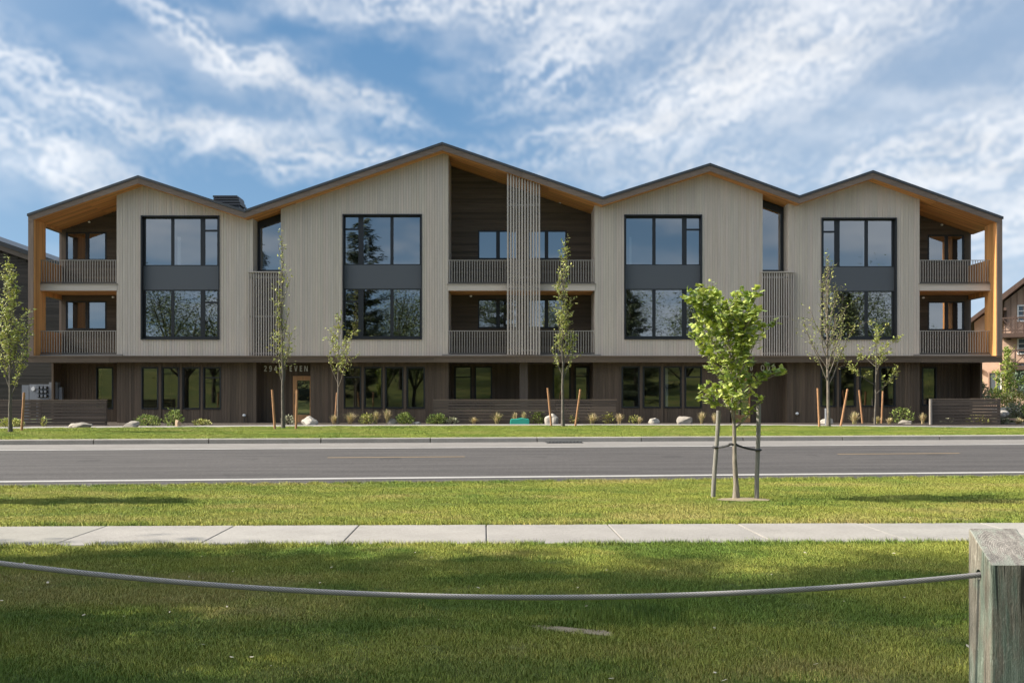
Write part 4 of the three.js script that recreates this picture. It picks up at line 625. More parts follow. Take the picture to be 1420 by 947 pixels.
// --- turf: blades in small patches, scattered with the colour of the turf below
{
  const patch = (seed, n, size, h, w) => { const r = rng(seed), p = [], nn = [], c = []; for (let i = 0; i < n; i++) { const x = (r() - .5) * size, z = (r() - .5) * size, a = r() * 6.283, hh = h * (.5 + r() * .7), l = hh * (.15 + r() * .75), la = r() * 6.283, sx = Math.cos(a) * w * (.6 + r() * .7) / 2, sz = Math.sin(a) * w * .5; const k = .72 + r() * .56, y = r() < .10 ? 1 : 0, col = y ? [k * 1.5, k * 1.15, k * 1.4] : [k, k, k];
    const tx = x + Math.cos(la) * l, tz = z + Math.sin(la) * l; p.push(x - sx, -.004, z - sz, x + sx, -.004, z + sz, tx, hh, tz); const nx = Math.cos(la) * .35, nz = Math.sin(la) * .35, q = Math.hypot(nx, .9, nz); for (let t = 0; t < 3; t++) { nn.push(nx / q, .9 / q, nz / q); c.push(...col); } }
    const g = new THREE.BufferGeometry(); g.setAttribute('position', new THREE.Float32BufferAttribute(p, 3)); g.setAttribute('normal', new THREE.Float32BufferAttribute(nn, 3)); g.setAttribute('color', new THREE.Float32BufferAttribute(c, 3)); return g; };
  const blade = std({ color: lin(1, 1, 1), vertexColors: true, roughness: .7 });
  const bare = (x, d) => { const u = (x - .42) * .93 - (d - 6.72) * .35, v = (d - 6.72) * .93 + (x - .42) * .35; return (u * u) / (.44 * .44) + (v * v) / (.21 * .21) < 1; };
  const lushDark = (x, d) => Math.exp(-(((x - .85) / .42) ** 2) - (((d - 7.15) / .22) ** 2));
  const scatter = (label, d0, d1, x0, x1, per, geos, colour, margin = .1, scaleOf = () => 1, seed = 9) => {
    const r = rng(seed), spots = []; const dmin = Math.min(d0(x0), d0(x1)), dmax = Math.max(d1(x0), d1(x1), d1(0));
    const cell = 1 / Math.sqrt(per), cols = Math.ceil((x1 - x0) / cell), rows = Math.ceil((dmax - dmin) / cell);
    for (let i = 0; i < cols * rows; i++) { const x = x0 + (i % cols + .5 + (r() - .5) * 1.1) * cell, d = dmin + (Math.floor(i / cols) + .5 + (r() - .5) * 1.1) * cell; if (d < d0(x) + margin || d > d1(x) - margin) continue; if (Math.abs(x) > d * .53 + 2.5) continue; if (bare(x, d)) continue; if (Math.hypot((x - mapleAt[0] - .1) / 1.5, d + mapleAt[2] - .0) < .24) continue; spots.push([x, d]); }
    geos.forEach((g, k) => { const mine = spots.filter((_, i) => i % geos.length === k), im = new THREE.InstancedMesh(g, blade, mine.length), m = new THREE.Matrix4(), q = new THREE.Quaternion(), col = new THREE.Color();
      mine.forEach(([x, d], i) => { q.setFromAxisAngle(V(0, 1, 0), r() * 6.283); const lu = lushDark(x, d), s = scaleOf(x, d) * (.85 + r() * .3); m.compose(V(x, groundY(x, d), -d), q, V(s, s * (1 + lu * 1.7) * (.55 + .9 * fbm(x * 2.2, d * 2.6, 4, 3)), s)); im.setMatrixAt(i, m); const c = colour(x, d), t = .9 + r() * .2; col.setRGB(c[0] * t * (1 - lu * .5), c[1] * t * (1 - lu * .3), c[2] * t * (1 - lu * .5)); im.setColorAt(i, col); });
      im.name = numbered('lawn_grass'); im.userData = { kind: 'stuff', label, category: 'grass' }; im.castShadow = im.receiveShadow = true; scene.add(im); });
  };
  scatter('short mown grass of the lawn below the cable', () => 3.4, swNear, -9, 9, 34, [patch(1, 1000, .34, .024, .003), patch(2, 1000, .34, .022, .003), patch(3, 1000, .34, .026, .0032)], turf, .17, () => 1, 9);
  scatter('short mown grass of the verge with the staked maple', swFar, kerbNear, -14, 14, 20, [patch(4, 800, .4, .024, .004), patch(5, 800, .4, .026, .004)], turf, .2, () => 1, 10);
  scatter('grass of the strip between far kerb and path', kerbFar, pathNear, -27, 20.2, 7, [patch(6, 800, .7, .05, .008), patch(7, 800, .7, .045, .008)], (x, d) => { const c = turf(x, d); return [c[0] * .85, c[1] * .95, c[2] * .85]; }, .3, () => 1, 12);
  { // worn strip of dry soil in the lawn and the short grass round it
    const r = rng(88), g = patch(88, 110, .12, .028, .0032), n = 200, im = new THREE.InstancedMesh(g, blade, n), m = new THREE.Matrix4(), q = new THREE.Quaternion(), col = new THREE.Color(); let i = 0;
    while (i < n) { const u = (r() - .5) * 1.0, v = (r() - .5) * .5; if ((u / .32) ** 2 + (v / .085) ** 2 < 1) continue; const x = .42 + u * .93 + v * .35, d = 6.72 - u * .35 + v * .93, c = turf(x, d), lu = lushDark(x, d); q.setFromAxisAngle(V(0, 1, 0), r() * 6.28); const s = .8 + r() * .5; m.compose(V(x, groundY(x, d), -d), q, V(s, s * (1 + lu * 1.7), s)); im.setMatrixAt(i, m); col.setRGB(c[0] * (1 - lu * .5), c[1] * (1 - lu * .3), c[2] * (1 - lu * .5)); im.setColorAt(i++, col); }
    im.name = numbered('lawn_grass'); im.userData = { kind: 'stuff', label: 'short grass round the worn strip of soil in the lawn', category: 'grass' }; im.castShadow = im.receiveShadow = true; scene.add(im);
    const e = new THREE.CircleGeometry(1, 40), ps = e.attributes.position; for (let k = 1; k < ps.count; k++) { const a = Math.atan2(ps.getY(k), ps.getX(k)), f = .7 + .6 * vn(Math.cos(a) * 3 + 5, Math.sin(a) * 3 + 5, 2); ps.setXYZ(k, ps.getX(k) * .34 * f, ps.getY(k) * .085 * f, 0); } e.rotateX(-Math.PI / 2); e.rotateY(-Math.atan2(.35, .93)); e.translate(.42, groundY(.42, 6.72) + .006, -6.72);
    structure('bare_earth', e, std({ color: lin(.62, .49, .33), map: concreteTex, roughness: 1, bumpMap: speckBump, bumpScale: .01 }));
  }
  { // dry leaf scraps lying in the grass
    const r = rng(91), g = new THREE.CircleGeometry(1, 6), n = 90; g.scale(1, .6, 1); g.rotateX(-Math.PI / 2); const im = new THREE.InstancedMesh(g, std({ color: lin(.62, .54, .38), roughness: .9 }), n), m = new THREE.Matrix4(), q = new THREE.Quaternion(), e = new THREE.Euler();
    for (let i = 0; i < n; i++) { const d = lerp(5, i < 60 ? 10.4 : 18, r()), x = (r() - .5) * d * 1.2, sc = .008 + r() * .012; if (d > 10.4 && d < 12.6) { im.setMatrixAt(i, m.compose(V(x, .004, -d), q.setFromEuler(e.set(0, r() * 6.28, 0)), V(sc, 1, sc))); continue; } im.setMatrixAt(i, m.compose(V(x, groundY(x, d) + .022, -d), q.setFromEuler(e.set((r() - .5) * .8, r() * 6.28, (r() - .5) * .8)), V(sc, sc, sc))); }
    im.name = numbered('leaf_litter'); im.userData = { kind: 'stuff', label: 'small dry leaf scraps scattered on the lawn', category: 'leaves' }; scene.add(im);
  }
  // ragged tufts hanging over the edges of the paving
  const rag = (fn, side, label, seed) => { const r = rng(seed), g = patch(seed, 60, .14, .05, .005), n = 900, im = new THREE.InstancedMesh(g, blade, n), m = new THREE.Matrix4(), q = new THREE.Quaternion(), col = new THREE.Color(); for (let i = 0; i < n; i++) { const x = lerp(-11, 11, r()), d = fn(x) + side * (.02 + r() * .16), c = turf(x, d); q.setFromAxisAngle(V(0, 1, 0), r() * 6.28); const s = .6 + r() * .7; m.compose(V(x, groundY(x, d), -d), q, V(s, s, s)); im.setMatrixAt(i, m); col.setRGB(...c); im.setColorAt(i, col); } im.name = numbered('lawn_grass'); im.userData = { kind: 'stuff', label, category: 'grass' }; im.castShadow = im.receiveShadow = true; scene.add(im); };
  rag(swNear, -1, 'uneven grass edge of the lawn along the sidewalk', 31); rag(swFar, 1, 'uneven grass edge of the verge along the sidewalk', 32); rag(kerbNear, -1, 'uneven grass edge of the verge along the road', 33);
}

// ------------------------------------------------------------------ low slatted fences, meters, small things by the building
function slatFence(label, runs, h, y0 = .33) {                 // runs: [[x, z] ...] corner points
  const [ox, oz] = runs[0], t = thing('slat_fence', label, 'fence', [ox, y0, oz]), r = rng(Math.round(Math.abs(ox) * 31));
  const n = 8, sh = h / n;
  for (let k = 0; k < runs.length - 1; k++) {
    const [ax, az] = runs[k], [bx2, bz] = runs[k + 1], L = Math.hypot(bx2 - ax, bz - az), ang = Math.atan2(-(bz - az), bx2 - ax), posts = Math.max(1, Math.round(L / 2.4));
    const put = (name, acc, s) => { const m = new THREE.Mesh(acc.geo(), M.fence); m.name = name; m.position.set(ax - ox, 0, az - oz); m.rotation.y = ang; t.add(shadows(m)); };
    for (let i = 0; i <= posts; i++) { const a = new Acc(), x = lerp(.045, L - .045, i / posts), c = .95 + r() * .2; a.off = [r() * 5, r() * 9]; a.box(x - .045, x + .045, -.1, h, -.10, -.012, [c, c, c]); put('post', a); }
    for (let j = 0; j < n; j++) for (let i = 0; i < posts; i++) { const a = new Acc(), c = .75 + r() * .5; a.swap = true; a.off = [r() * 9, r() * 5]; a.box(lerp(0, L, i / posts) + .003, lerp(0, L, (i + 1) / posts) - .003, j * sh + .012, (j + 1) * sh - .010, -.010, .014, [c, c * .98, c * .96]); put('slat', a); }
    const a = new Acc(); a.swap = true; a.box(-.02, L + .02, h + .002, h + .035, -.11, .035, [1.9, 1.85, 1.75]); put('cap', a);
  }
}
slatFence('long low slatted fence in front of the meter boxes', [[X(-120, 43.4), -43.0], [X(147, 43.6), -43.6]], 1.08);
slatFence('low slatted fence below the central balconies', [[X(601, 46), -46], [X(855, 46), -46]], 1.10, .31);
slatFence('low slatted fence wrapping round the building corner', [[X(1291, 44.6), -44.6], [X(1388, 44.6), -44.6], [X(1388, 44.6) + .1, -47.6]], 1.12);
{ // corner fence end post, paler
  const d = 44.5, g = boxGeo(X(1290.3, d), X(1292.8, d), .3, 1.47, -d - .1, -d + .05, [1, 1, 1]); single('fence_end_post', g, M.deck, 'pale weathered post at the end of the corner fence', 'post');
}
{ // bank of electricity meters
  const d = 49.6, t = thing('meter_bank', 'grey metal bank of round electricity meters beside the building', 'meter bank', [X(60, d), .33, -d]), at = [X(60, d), .33, -d];
  const bxx = (name, a, b, c, e, dz, mat = M.grey) => part(t, name, boxGeo(X(a, d), X(b, d), Y(e, d), Y(c, d), -d - .1, -d + dz), mat, at);
  bxx('cabinet', 31, 40.5, 534, 586, .12); bxx('meter_panel', 42, 69, 533, 554.5, .16); bxx('breaker_box', 69.6, 81.4, 530, 553, .2); bxx('conduit_box', 81.8, 86, 537, 555, .1);
  bxx('conduit', 50, 52, 555, 586, .05); bxx('conduit', 74, 76, 553.5, 586, .05);
  for (let j = 0; j < 3; j++) for (let i = 0; i < 3; i++) { const g = new THREE.CylinderGeometry(.075, .085, .14, 16); g.rotateX(Math.PI / 2); g.translate(X(55.5 + i * 5.2, d), Y(537.3 + j * 5.8, d), -d + .23); const m = part(t, 'meter', g, M.metal, at); const q = new THREE.CylinderGeometry(.06, .06, .03, 14); q.rotateX(Math.PI / 2); q.translate(X(55.5 + i * 5.2, d), Y(537.3 + j * 5.8, d), -d + .315); part(m, 'dial', q, M.grey, at); }
  { const g = new THREE.CylinderGeometry(.09, .09, .1, 14); g.rotateX(Math.PI / 2); g.translate(X(48, d), Y(539.5, d), -d + .2); part(t, 'meter', g, M.letter, at); }
}
{ // teal tub in the bed, grey bollard post, gutter grate
  const d = 45.0, w = X(733, d) - X(708, d), s = new THREE.Shape(); s.moveTo(-w / 2, 0); s.lineTo(w / 2, 0); s.lineTo(w / 2 + .01, .17); s.quadraticCurveTo(w / 2, .23, w / 2 - .06, .22); s.lineTo(.1, .26); s.lineTo(-.2, .21); s.lineTo(-w / 2 + .05, .22); s.quadraticCurveTo(-w / 2, .2, -w / 2, 0);
  const g = new THREE.ExtrudeGeometry(s, { depth: .5, bevelEnabled: true, bevelSize: .025, bevelThickness: .025, bevelSegments: 2 }); g.translate(0, 0, -.25); const m = single('plastic_lid', g, std({ color: lin(.02, .30, .22), roughness: .45 }), 'low teal green plastic box in front of the low fence', 'box'); m.position.set(X(720.5, d), .335, -d);
  const p = new THREE.CylinderGeometry(.055, .055, .74, 12); const b = single('bollard', p, M.grey, 'short grey post in the bed beside the white boulder', 'bollard'); b.position.set(X(1146, 45), .68, -45);
}
{
  const x = X(783, 30.5), z = -(31.0 + ROAD_B * x) + .42, y = roadY(x, -z) + .008, t = thing('storm_drain', 'dark iron storm drain grate in the far gutter', 'drain', [x, y, z]); t.rotation.y = ROAD_T;
  const f = new Acc(); f.box(-.55, .55, -.02, .01, -.24, .24, [1, 1, 1]); part(t, 'tray', f.geo(), M.frame); for (let i = 0; i < 10; i++) piece(t, 'bar', new THREE.BoxGeometry(.045, .02, .46), M.metal, -.48 + i * .107, .021, 0);
}
// ------------------------------------------------------------------ neighbours
M.neighbour = wood(.060, .049, .042);
{ // dark gabled building at the left, set back
  const d = 62, at = [X(-60, d), .3, -d], t = thing('dark_building', 'dark brown boarded building with a sloping roof standing behind the long slatted fence', 'building', at), r = rng(61);
  const x0 = X(-420, d), x1 = X(150, d), yA = Y(334, d), slope = (Y(334, d) - Y(366, d)) / (X(84, d) - X(0, d)) * .92, top = (x) => yA - slope * (x - X(0, d)) - .55;
  const s = new Acc(), sav = profile.length; s.swap = true; for (let y = .2; y < top(x0); y += .19) { let b = x1; while (b > x0 && top(b) < y + .18) b -= .1; if (b - x0 < .2) continue; const k = .75 + r() * .5; s.off = [r() * 9, r() * 5]; s.box(x0, b, y + .006, y + .184, -d - .06, -d + (r() - .5) * .012, [k, k, k]); } const m = part(t, 'siding', s.geo(), M.neighbour, at); m.userData.kind = 'stuff';
  const w = new Acc(); w.prism([[x0, .2], [x1, .2], [x1, top(x1)], [x0, top(x0)]], -d - 12, -d - .07, [1, 1, 1]); part(t, 'wall', w.geo(), M.neighbour, at);
  const rf = new Acc(); rf.prism([[x0 - .5, top(x0 - .5) + .28], [x1 + .3, top(x1 + .3) + .28], [x1 + .3, top(x1 + .3) + .55], [x0 - .5, top(x0 - .5) + .55]], -d - 12.5, -d + .5, [1, 1, 1]); part(t, 'roof', rf.geo(), M.frame, at);
  const fa = new Acc(); fa.swap = true; fa.prism([[x0 - .5, top(x0 - .5) - .02], [x1 + .3, top(x1 + .3) - .02], [x1 + .3, top(x1 + .3) + .278], [x0 - .5, top(x0 - .5) + .278]], -d - 12.4, -d + .45, [1, 1, 1]); part(t, 'fascia', fa.geo(), M.fence, at);
}
M.stucco = std({ color: lin(.66, .45, .335), map: concreteTex, vertexColors: true, roughness: .95 }); M.logBrown = wood(.13, .075, .055); M.rust = wood(.52, .33, .24);
function lodge(label, d, xl, xr, yEave, pitch, opts) {
  const at = [xl, .3, -d], t = thing('lodge', label, 'building', at), peak = (xl + xr) / 2, yPeak = yEave + (peak - xl) * pitch, top = (x) => yPeak - Math.abs(x - peak) * pitch;
  const w = new Acc(); for (const [a, b] of [[xl, peak], [peak, xr]]) w.prism([[a, .2], [b, .2], [b, top(b)], [a, top(a)]], -d - 14, -d, [1, 1, 1]); part(t, 'wall', w.geo(), M.stucco, at);
  const rf = new Acc(), ov = 1.1; for (const s of [-1, 1]) { const e = s < 0 ? xl - ov : xr + ov, ye = yEave - ov * pitch; const P = s < 0 ? [[e, ye + .12], [peak, yPeak + .12], [peak, yPeak + .5], [e, ye + .5]] : [[peak, yPeak + .12], [e, ye + .12], [e, ye + .5], [peak, yPeak + .5]]; rf.prism(P, -d - 14.5, -d + 1.2, [1, 1, 1]); } part(t, 'roof', rf.geo(), M.logBrown, at);
  for (const [x, y] of opts.brackets ?? []) { const b = new Acc(); b.prism([[x, y - 1.0], [x + .18, y - 1.0], [x + .18, y], [x, y]], -d, -d + .2, [1, 1, 1]); b.box(x, x + .18, y - .1, y + .1, -d, -d + 1.1, [1, 1, 1]); part(t, 'bracket', b.geo(), M.logBrown, at); }
  const bd = new Acc(), r = rng(5); if (opts.boards) { for (let x = xl + .02; x < xr - .1; x += .4) { const y1 = Math.min(top(x), top(x + .06)) - .02; if (y1 > opts.boards) bd.box(x, x + .06, opts.boards, y1, -d + .001, -d + .035, [1, 1, 1]); } const m = part(t, 'batten', bd.geo(), M.rust, at); m.userData.kind = 'stuff'; }
  for (const [x, y, ww, hh, door] of opts.windows ?? []) {
    const f = new THREE.Group(); f.name = door ? 'door' : 'window'; t.add(f); const sh = new Acc(); sh.box(x - .1, x, y - .1, y + hh + .1, -d, -d + .09); sh.box(x + ww, x + ww + .1, y - .1, y + hh + .1, -d, -d + .09); sh.box(x, x + ww, y + hh, y + hh + .1, -d, -d + .09); sh.box(x, x + ww, y - .1, y, -d, -d + .09); sh.box(x + ww / 2 - .04, x + ww / 2 + .04, y, y + hh, -d + .01, -d + .07); if (!door) for (let k = 1; k < 3; k++) sh.box(x, x + ww, y + hh * k / 3 - .03, y + hh * k / 3 + .03, -d + .012, -d + .06); part(f, 'frame', sh.geo(), door ? M.rust : M.white, at);
    part(f, 'pane', boxGeo(x, x + ww, y, y + hh, -d + .002, -d + .02), std({ color: lin(.10, .12, .14), roughness: .08, metalness: .1 }), at);
  }
  for (const [x0, x1, y] of opts.balconies ?? []) {
    const g = new THREE.Group(); g.name = 'balcony'; t.add(g); part(g, 'deck', boxGeo(x0, x1, y - .3, y, -d, -d + 1.9, [1, 1, 1]), M.logBrown, at);
    const ra = new Acc(); ra.box(x0, x1, y + 1.0, y + 1.1, -d + 1.8, -d + 1.88); ra.box(x0, x1, y + .12, y + .2, -d + 1.8, -d + 1.88); for (let x = x0; x < x1; x += .9) { ra.box(x, x + .1, y, y + 1.2, -d + 1.79, -d + 1.89); ra.prism([[x + .1, y + .2], [x + .18, y + .2], [x + .9, y + 1], [x + .82, y + 1]], -d + 1.82, -d + 1.86); ra.prism([[x + .82, y + .2], [x + .9, y + .2], [x + .18, y + 1], [x + .1, y + 1]], -d + 1.821, -d + 1.861); } ra.box(x0, x0 + .08, y + 1, y + 1.1, -d, -d + 1.8); part(g, 'railing', ra.geo(), M.logBrown, at);
  }
  for (const [x, y] of opts.lamps ?? []) { const g = new THREE.CylinderGeometry(.1, .16, .3, 10); g.translate(x, y, -d + .18); part(t, 'wall_lamp', g, M.logBrown, at); }
  t.rotation.y = -opts.turn;
  return t;
}
{
  const d = 72, k = (a) => X(a, d), q = (b) => Y(b, d);
  lodge('tan lodge with brown balconies and steep eaves beside the apartment building', d, k(1393), k(1393) + 16, q(419), .84, { turn: .47, brackets: [[k(1393), q(430)]], boards: q(470), windows: [[k(1411.5), q(445), 1.3, 1.0], [k(1411.5), q(490), 1.3, 1.0], [k(1409), q(545), 1.1, 2.1, true]], balconies: [[k(1389), k(1393) + 9, q(464)], [k(1389), k(1393) + 9, q(508)]], lamps: [[k(1399), q(469)]] });
  const e = 86, kk = (a) => X(a, e), qq = (b) => Y(b, e);
  lodge('tan lodge wing with a plain stucco wall seen past the balcony corner', e, kk(1352), kk(1352) + 17, qq(447), .80, { turn: .46, windows: [[kk(1371), qq(545), 1.0, 1.7, true], [kk(1386), qq(541), 1.0, 1.4]], lamps: [[kk(1360), qq(513)]] });
  const f = thing('iron_fence', 'dark railing fence in front of the tan lodge wall', 'fence', [X(1348, 68), .6, -68]); for (let i = 0; i < 18; i++) piece(f, 'baluster', new THREE.BoxGeometry(.05, .9, .05), M.logBrown.clone ? M.frame : M.frame, i * .16, .5, 0); piece(f, 'top_rail', new THREE.BoxGeometry(2.9, .08, .08), M.frame, 1.36, .98, 0);
  // garden beyond the corner
  ruled('garden_path', () => 52, () => 57, 22, 60, 10, std({ color: lin(.42, .22, .15), map: concreteTex, roughness: 1 }), .02);
  const G = GREENS;
  for (const [a, b, c, g2, dd, label, cols, n] of [[1346, 1364, 519, 546, 60, 'dark green bush in front of the tan lodge', G, 500], [1348, 1372, 532, 560, 54, 'pale silvery bush in the garden beyond the corner fence', DUSTY, 520], [1366, 1394, 541, 561, 57, 'low green bush in the garden below the dark railing', G, 420], [1400, 1428, 517, 552, 60, 'blue-green bush beside the lodge tree', [[.10, .15, .09], [.13, .18, .11]], 600], [1388, 1426, 545, 566, 55, 'wide mixed bush on the garden terrace', YELLOWISH, 520], [1396, 1424, 560, 580, 50, 'grey-green bush by the reddish garden path', DUSTY, 420], [1420, 1450, 555, 585, 49, 'green bush at the end of the garden bed', G, 420]]) shrub(a, b, c, g2, label, cols, n, .13, 'bushes in the garden by the lodge', dd);
  const T = youngTree(71, { height: 4.1, r: .06, clear: .12, limbs: 30, shape: (t) => 1.15 * (1 - t) + .25, tilt: .8, leaf: .16, tuft: 4, density: 14, twigs: 7, cols: FRESH, topLeaves: 20 }); treeThing('garden_tree', 'small bright green tree in front of the lodge balconies', T, [X(1397, 58), .33, -58], M.barkGrey, M.leaf);
  for (let i = 0; i < 5; i++) { const m = single('terrace_stone', rockGeo(200 + i, 1.1, .35, .7), M.rockWhite, ['pale flat stone in the garden terrace nearest the dark railing', 'second pale stone of the garden terrace, counted from the dark railing', 'third pale stone of the garden terrace, counted from the dark railing', 'fourth pale stone of the garden terrace, counted from the dark railing', 'last pale stone of the garden terrace, farthest from the dark railing'][i], 'boulder', 'terrace stones'); m.position.set(X(1352 + i * 19, 56), .55 + .05 * (i % 2), -56 - (i % 2) * .4); }
}
// ------------------------------------------------------------------ big trees on the lawn behind and beside the viewer: they shade the near lawn and stand mirrored in the windows
function conifer(seed, H, w, thin = 1) {
  const r = rng(seed), T = new Leafy(); T.tube([V(0, -.3, 0), V(.05, H * .3, 0), V(-.05, H * .7, .05), V(0, H, 0)], [H * .02, H * .015, H * .008, .01], 8);
  const cols = [[.045, .07, .028], [.06, .085, .03], [.035, .055, .022], [.075, .095, .035]];
  for (let y = H * .1; y < H * .985;) { const t = y / H, L = w * Math.pow(1 - t, .8) * (.55 + r() * .75) + .15, nB = 4 + Math.floor(r() * 3); for (let b = 0; b < nB; b++) { const a = r() * 6.283, len = L * (.6 + r() * .6), e = V(Math.cos(a) * len, y - len * (.12 - .5 * t) + len * .1, Math.sin(a) * len), s = V(0, y, 0); T.tube([s, s.clone().lerp(e, .5).add(V(0, -.08 * len, 0)), e], [.05, .03, .008], 3);
      const n = Math.max(8, Math.round(len * 52 * thin)); for (let i = 0; i < n; i++) { const f = Math.pow(r(), .7), p = s.clone().lerp(e, f).add(V((r() - .5) * .35 * len * (.3 + f), (r() - .6) * .45, (r() - .5) * .35 * len * (.3 + f))), c = cols[Math.floor(r() * 4)], k = .8 + r() * .4; T.leaf(p, V(Math.cos(a + (r() - .5) * 1.6), -.25 + r() * .6, Math.sin(a + (r() - .5) * 1.6)).normalize(), dirOf(r() * 6.28, r() * .9), .26 + r() * .28, SPRAY, c.map((v) => v * k)); } }
    y += H * .022 + .12; }
  return T;
}
function broadleaf(seed, H, w) {
  const r = rng(seed), T = new Leafy(), fork = H * .28; T.tube([V(0, -.3, 0), V(.1, fork * .6, 0), V(0, fork, .1)], [H * .024, H * .019, H * .016], 8);
  const cols = [[.07, .11, .025], [.10, .14, .03], [.055, .09, .02], [.13, .16, .035]], ends = [];
  for (let i = 0; i < 9; i++) { const a = i * 2.4 + r(), d = dirOf(a, .25 + r() * .75), L = H * (.35 + r() * .25), p1 = V(0, fork, .1).addScaledVector(d, L * .5), p2 = p1.clone().addScaledVector(d.clone().add(V(0, .35, 0)).normalize(), L * .5); T.tube([V(0, fork * .95, .1), p1, p2], [H * .010, H * .006, .02], 5); for (let k = 0; k < 7; k++) { const b = p1.clone().lerp(p2, r()).add(V((r() - .5) * w * .7, (r() - .3) * H * .22, (r() - .5) * w * .7)); T.tube([p1.clone().lerp(p2, .3), b], [.03, .01], 3); ends.push(b); } }
  for (const e of ends) { const R0 = w * (.12 + r() * .12), n = 80; for (let i = 0; i < n; i++) { const p = e.clone().addScaledVector(dirOf(r() * 6.28, Math.acos(1 - 2 * r())), R0 * Math.cbrt(r()) * 1.2), c = cols[Math.floor(r() * 4)], k = .8 + r() * .4; T.leaf(p, dirOf(r() * 6.28, .8 + r() * 1.2), dirOf(r() * 6.28, r()), .15 + r() * .17, OVAL, c.map((v) => v * k)); } }
  return T;
}
{
  const forms = { c1: conifer(5, 18, 3.3), c2: conifer(8, 14, 3.6, 1.2), b1: broadleaf(3, 12, 8), b2: broadleaf(12, 10, 7) };
  const spots = [['c1', -13.6, -7.2, 1, 0, 'tall spruce standing on the lawn beside the cable fence'], ['c2', -18.0, -4.6, 1.1, 2, 'broad spruce on the lawn next to the tall spruce'], ['c1', -23, -8.4, .9, 4, 'narrow spruce between two broad trees on the lawn'], ['b1', -30, -5.2, 1, 1, 'round-headed broadleaf tree at the end of the spruce row'], ['b1', -15.8, -5.7, .92, 2, 'round broadleaf tree among the spruces beside the cable fence'], ['b2', -11.6, -4.6, .9, 0, 'low broadleaf tree in front of the tall spruce'], ['b2', -9.4, -2.6, .9, 3, 'wide broadleaf tree close behind the cable fence post'],
    ['c2', 12.2, 6, .98, 1, 'spruce behind the lawn facing the third gable'], ['b1', 17.4, 8, .95, 2, 'broadleaf tree behind the lawn beside a spruce'], ['c2', 34.0, 7, .95, 5, 'spruce behind the lawn facing the fourth gable'], ['b1', 38.5, 8, 1.05, 4, 'broad tree behind the lawn facing the last gable'], ['c1', -1.5, 34, .9, 3, 'spruce on the low rise behind the lawn'], ['b2', 8, 42, 1.2, 1, 'broadleaf tree on the low rise behind the lawn'], ['b1', -16, 40, 1.1, 2, 'broad tree on the low rise behind the lawn'], ['b2', 26, 40, 1.3, 5, 'leafy tree on the low rise beyond the spruces'], ['b1', -46, 36, 1.2, 3, 'large leafy tree at the far end of the low rise'], ['b1', 46, 42, 1.2, 1, 'large leafy tree on the low rise past the spruces'], ['b1', -8, 20, .9, 3, 'broad tree halfway up the low rise'], ['b2', 3, 17, 1.0, 2, 'leafy tree at the foot of the low rise'], ['b1', -22, 19, 1.0, 5, 'broad tree at the foot of the low rise'], ['b2', -34, 17, 1.1, 1, 'leafy tree at the foot of the rise beyond the spruce row'], ['b1', 25, 20, .95, 0, 'broad tree at the foot of the rise between two spruces'], ['c2', 12, 26, .9, 4, 'spruce halfway up the low rise'], ['b2', 44, 20, 1.1, 3, 'leafy tree at the foot of the rise facing the last balcony'], ['b1', -14, 29, 1.0, 1, 'broad tree high on the low rise'], ['b1', 36, 31, 1.0, 2, 'broad tree high on the rise past the spruces'], ['c2', -28, 46, .9, 2, 'spruce between broad trees on the low rise'], ['b2', -6, 50, 1.3, 4, 'leafy tree behind the spruce on the low rise'], ['b1', 17, 50, 1.0, 0, 'broad tree at the top of the low rise'], ['c1', 34, 50, .8, 1, 'slim spruce at the top of the low rise'], ['b2', -38, 48, 1.2, 2, 'leafy tree at the top of the low rise']];
  const first = {};
  for (const [f, x, z, s, turn, label] of spots) { const y = groundY(x, -z) - .05; if (!first[f]) { const t = treeThing(f[0] === 'c' ? 'spruce_tree' : 'broadleaf_tree', label, forms[f], [x, y, z], M.barkDark, M.leafSolid, 'big trees on the lawn'); t.rotation.y = turn; t.scale.setScalar(s); first[f] = t; } else copy(first[f], [x, y, z], turn, s, label); }
}
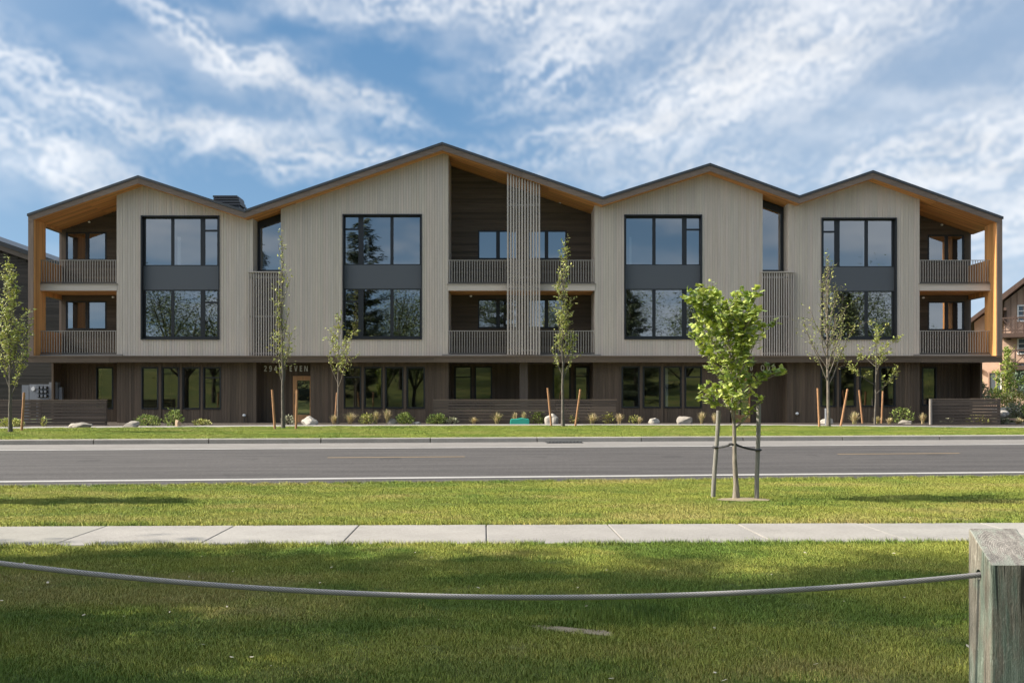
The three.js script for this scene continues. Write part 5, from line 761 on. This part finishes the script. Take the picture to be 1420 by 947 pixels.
// ------------------------------------------------------------------ cable fence in front of the viewer
{
  const pw = .132, x0 = 1.240, zF = -2.60, yF = 1.136, yB = 1.214;
  const postTex = grey(512, 1024, (u, v) => { const warp = fbm(u * 3, v * 1.5, 2, 3) * .22, g1 = fbm((u + warp) * 26, v * 5, 3, 5, .65), g2 = fbm((u + warp) * 150, v * 34, 6, 3, .7), g3 = vn(u * 400, v * 500, 8), s = .42 * g1 + .40 * g2 + .18 * g3 - .5;
    const worn = smooth(.44, .60, fbm((u + warp) * 7, v * 5, 9, 6, .62)), crack = smooth(.68, .73, fbm((u + warp * .5) * 52, v * 3.5, 21, 3)), fleck = smooth(.70, .78, fbm(u * 60, v * 90, 14, 2));
    const g = [.430, .465, .410], w = [.470, .435, .385]; return g.map((q, i) => (lerp(q, w[i], worn * .85) + .50 * s + .05 * fleck) * (1 - .5 * crack)); }, 1 / .42, 1 / 1.3);
  const ringTex = grey(512, 512, (u, v) => { const dx = u - .62, dy = v - .35, a = Math.hypot(dx, dy) + .035 * fbm(u * 5, v * 5, 1, 4); const ring = Math.sin(a * 150), m = fbm(u * 9, v * 9, 4, 5, .6), f = fbm(u * 70, v * 70, 7, 3), edge = Math.max(Math.abs(u - .5), Math.abs(v - .5)); const base = .54 + .04 * ring + .34 * (m - .5) + .30 * (f - .5), green = smooth(.50, .68, m * .7 + edge * .55); return [lerp(base, .52 + .2 * (f - .5), green * .6), lerp(base * .955, .55 + .2 * (f - .5), green * .6), lerp(base * .90, .50 + .2 * (f - .5), green * .6)]; }, 1 / pw, 1 / pw);
  const sideM = std({ map: postTex, bumpMap: postTex, bumpScale: .006, roughness: .92 }), topM = std({ map: ringTex, bumpMap: ringTex, bumpScale: .004, roughness: .95 });
  function postMesh(hF, hB, hole) {                           // local: front face at z = 0, left face at x = 0
    const s = new THREE.Shape([[0, -.4], [pw, -.4], [pw, hB], [0, hF]].map((q) => new THREE.Vector2(...q)));   // profile in (depth, height)
    let g = new THREE.ExtrudeGeometry(s, { depth: pw - .008, bevelEnabled: true, bevelSize: .004, bevelThickness: .004, bevelSegments: 2, bevelOffset: -.004 }); g.rotateY(Math.PI / 2); g.translate(.004, 0, 0);     // depth -> -z, width -> x
    if (g.index) g = g.toNonIndexed(); g.computeVertexNormals(); g.clearGroups();
    const cutter = new THREE.CylinderGeometry(.0155, .0155, .07, 20); cutter.rotateZ(Math.PI / 2); cutter.translate(.0, hole, -.072);
    const a = new Brush(g, sideM), b = new Brush(cutter, sideM); a.updateMatrixWorld(); b.updateMatrixWorld(); const ev = new Evaluator(); ev.useGroups = false; const out = ev.evaluate(a, b, SUBTRACTION).geometry; let ng = out.index ? out.toNonIndexed() : out; ng.clearGroups(); ng.computeVertexNormals();
    const p = ng.attributes.position, nm = ng.attributes.normal, uv = []; const side = [], top = [];
    for (let i = 0; i < p.count; i++) { const nx = Math.abs(nm.getX(i)), ny = nm.getY(i), nz = Math.abs(nm.getZ(i)); if (ny > .6) uv.push(p.getX(i), -p.getZ(i)); else if (nx > nz) uv.push(p.getZ(i) + .7, p.getY(i)); else uv.push(p.getX(i), p.getY(i)); }
    ng.setAttribute('uv', new THREE.Float32BufferAttribute(uv, 2));
    for (let i = 0; i < p.count; i += 3) (nm.getY(i) > .6 ? top : side).push(i, i + 1, i + 2);
    const pick = (ids) => { const h = new THREE.BufferGeometry(); for (const n of ['position', 'normal', 'uv']) { const at = ng.attributes[n], arr = []; for (const i of ids) for (let k = 0; k < at.itemSize; k++) arr.push(at.array[i * at.itemSize + k]); h.setAttribute(n, new THREE.Float32BufferAttribute(arr, at.itemSize)); } return h; };
    return [pick(side), pick(top)];
  }
  const place = (x, z, hF, hB, hole, label) => { const t = thing('fence_post', label, 'post', [x, 0, z]); const [a, b] = postMesh(hF, hB, hole); piece(t, 'shaft', a, sideM, 0, 0, 0); piece(t, 'end_grain', b, topM, 0, 0, 0); return t; };
  const xm = .073, k = .0438, holeY = 1.098, ymin = holeY - k * (x0 - xm) ** 2, yy = (x) => ymin + k * (x - xm) ** 2, zc = zF - .072;
  place(x0, zF, yF, yB, holeY, 'weathered greenish timber post with a slanted top and a cable hole');
  const xl = -2.3; place(xl - pw, zF, yy(xl) + .04, yy(xl) + .12, yy(xl) - 0, 'weathered greenish timber post at the other end of the cable');
  // wire rope: six strands laid round a core
  const L = new Leafy(), n = 1100, xs = [xl - .005, x0 + .025]; const core = [], ang = (s) => s / .055 * 6.283; let s = 0; const c0 = []; for (let i = 0; i <= n; i++) { const x = lerp(xs[0], xs[1], i / n); c0.push(V(x, yy(x), zc)); }
  for (let st = 0; st < 6; st++) { s = 0; const pts = c0.map((c, i) => { if (i) s += c.distanceTo(c0[i - 1]); const a = ang(s) + st * Math.PI / 3; return V(c.x, c.y + Math.cos(a) * .0052, c.z + Math.sin(a) * .0052); }); L.tube(pts, pts.map(() => .0023), 6); }
  L.tube(c0.filter((_, i) => i % 10 === 0), c0.filter((_, i) => i % 10 === 0).map(() => .0030), 5);
  single('wire_cable', L.wood(), std({ color: lin(.27, .258, .25), roughness: .6, metalness: .1 }), 'thick twisted steel cable hanging in front of the lawn', 'cable');
}
scene.traverse((o) => { if (o.isMesh) { o.castShadow = true; o.receiveShadow = true; } });
renderer.render(scene, camera);
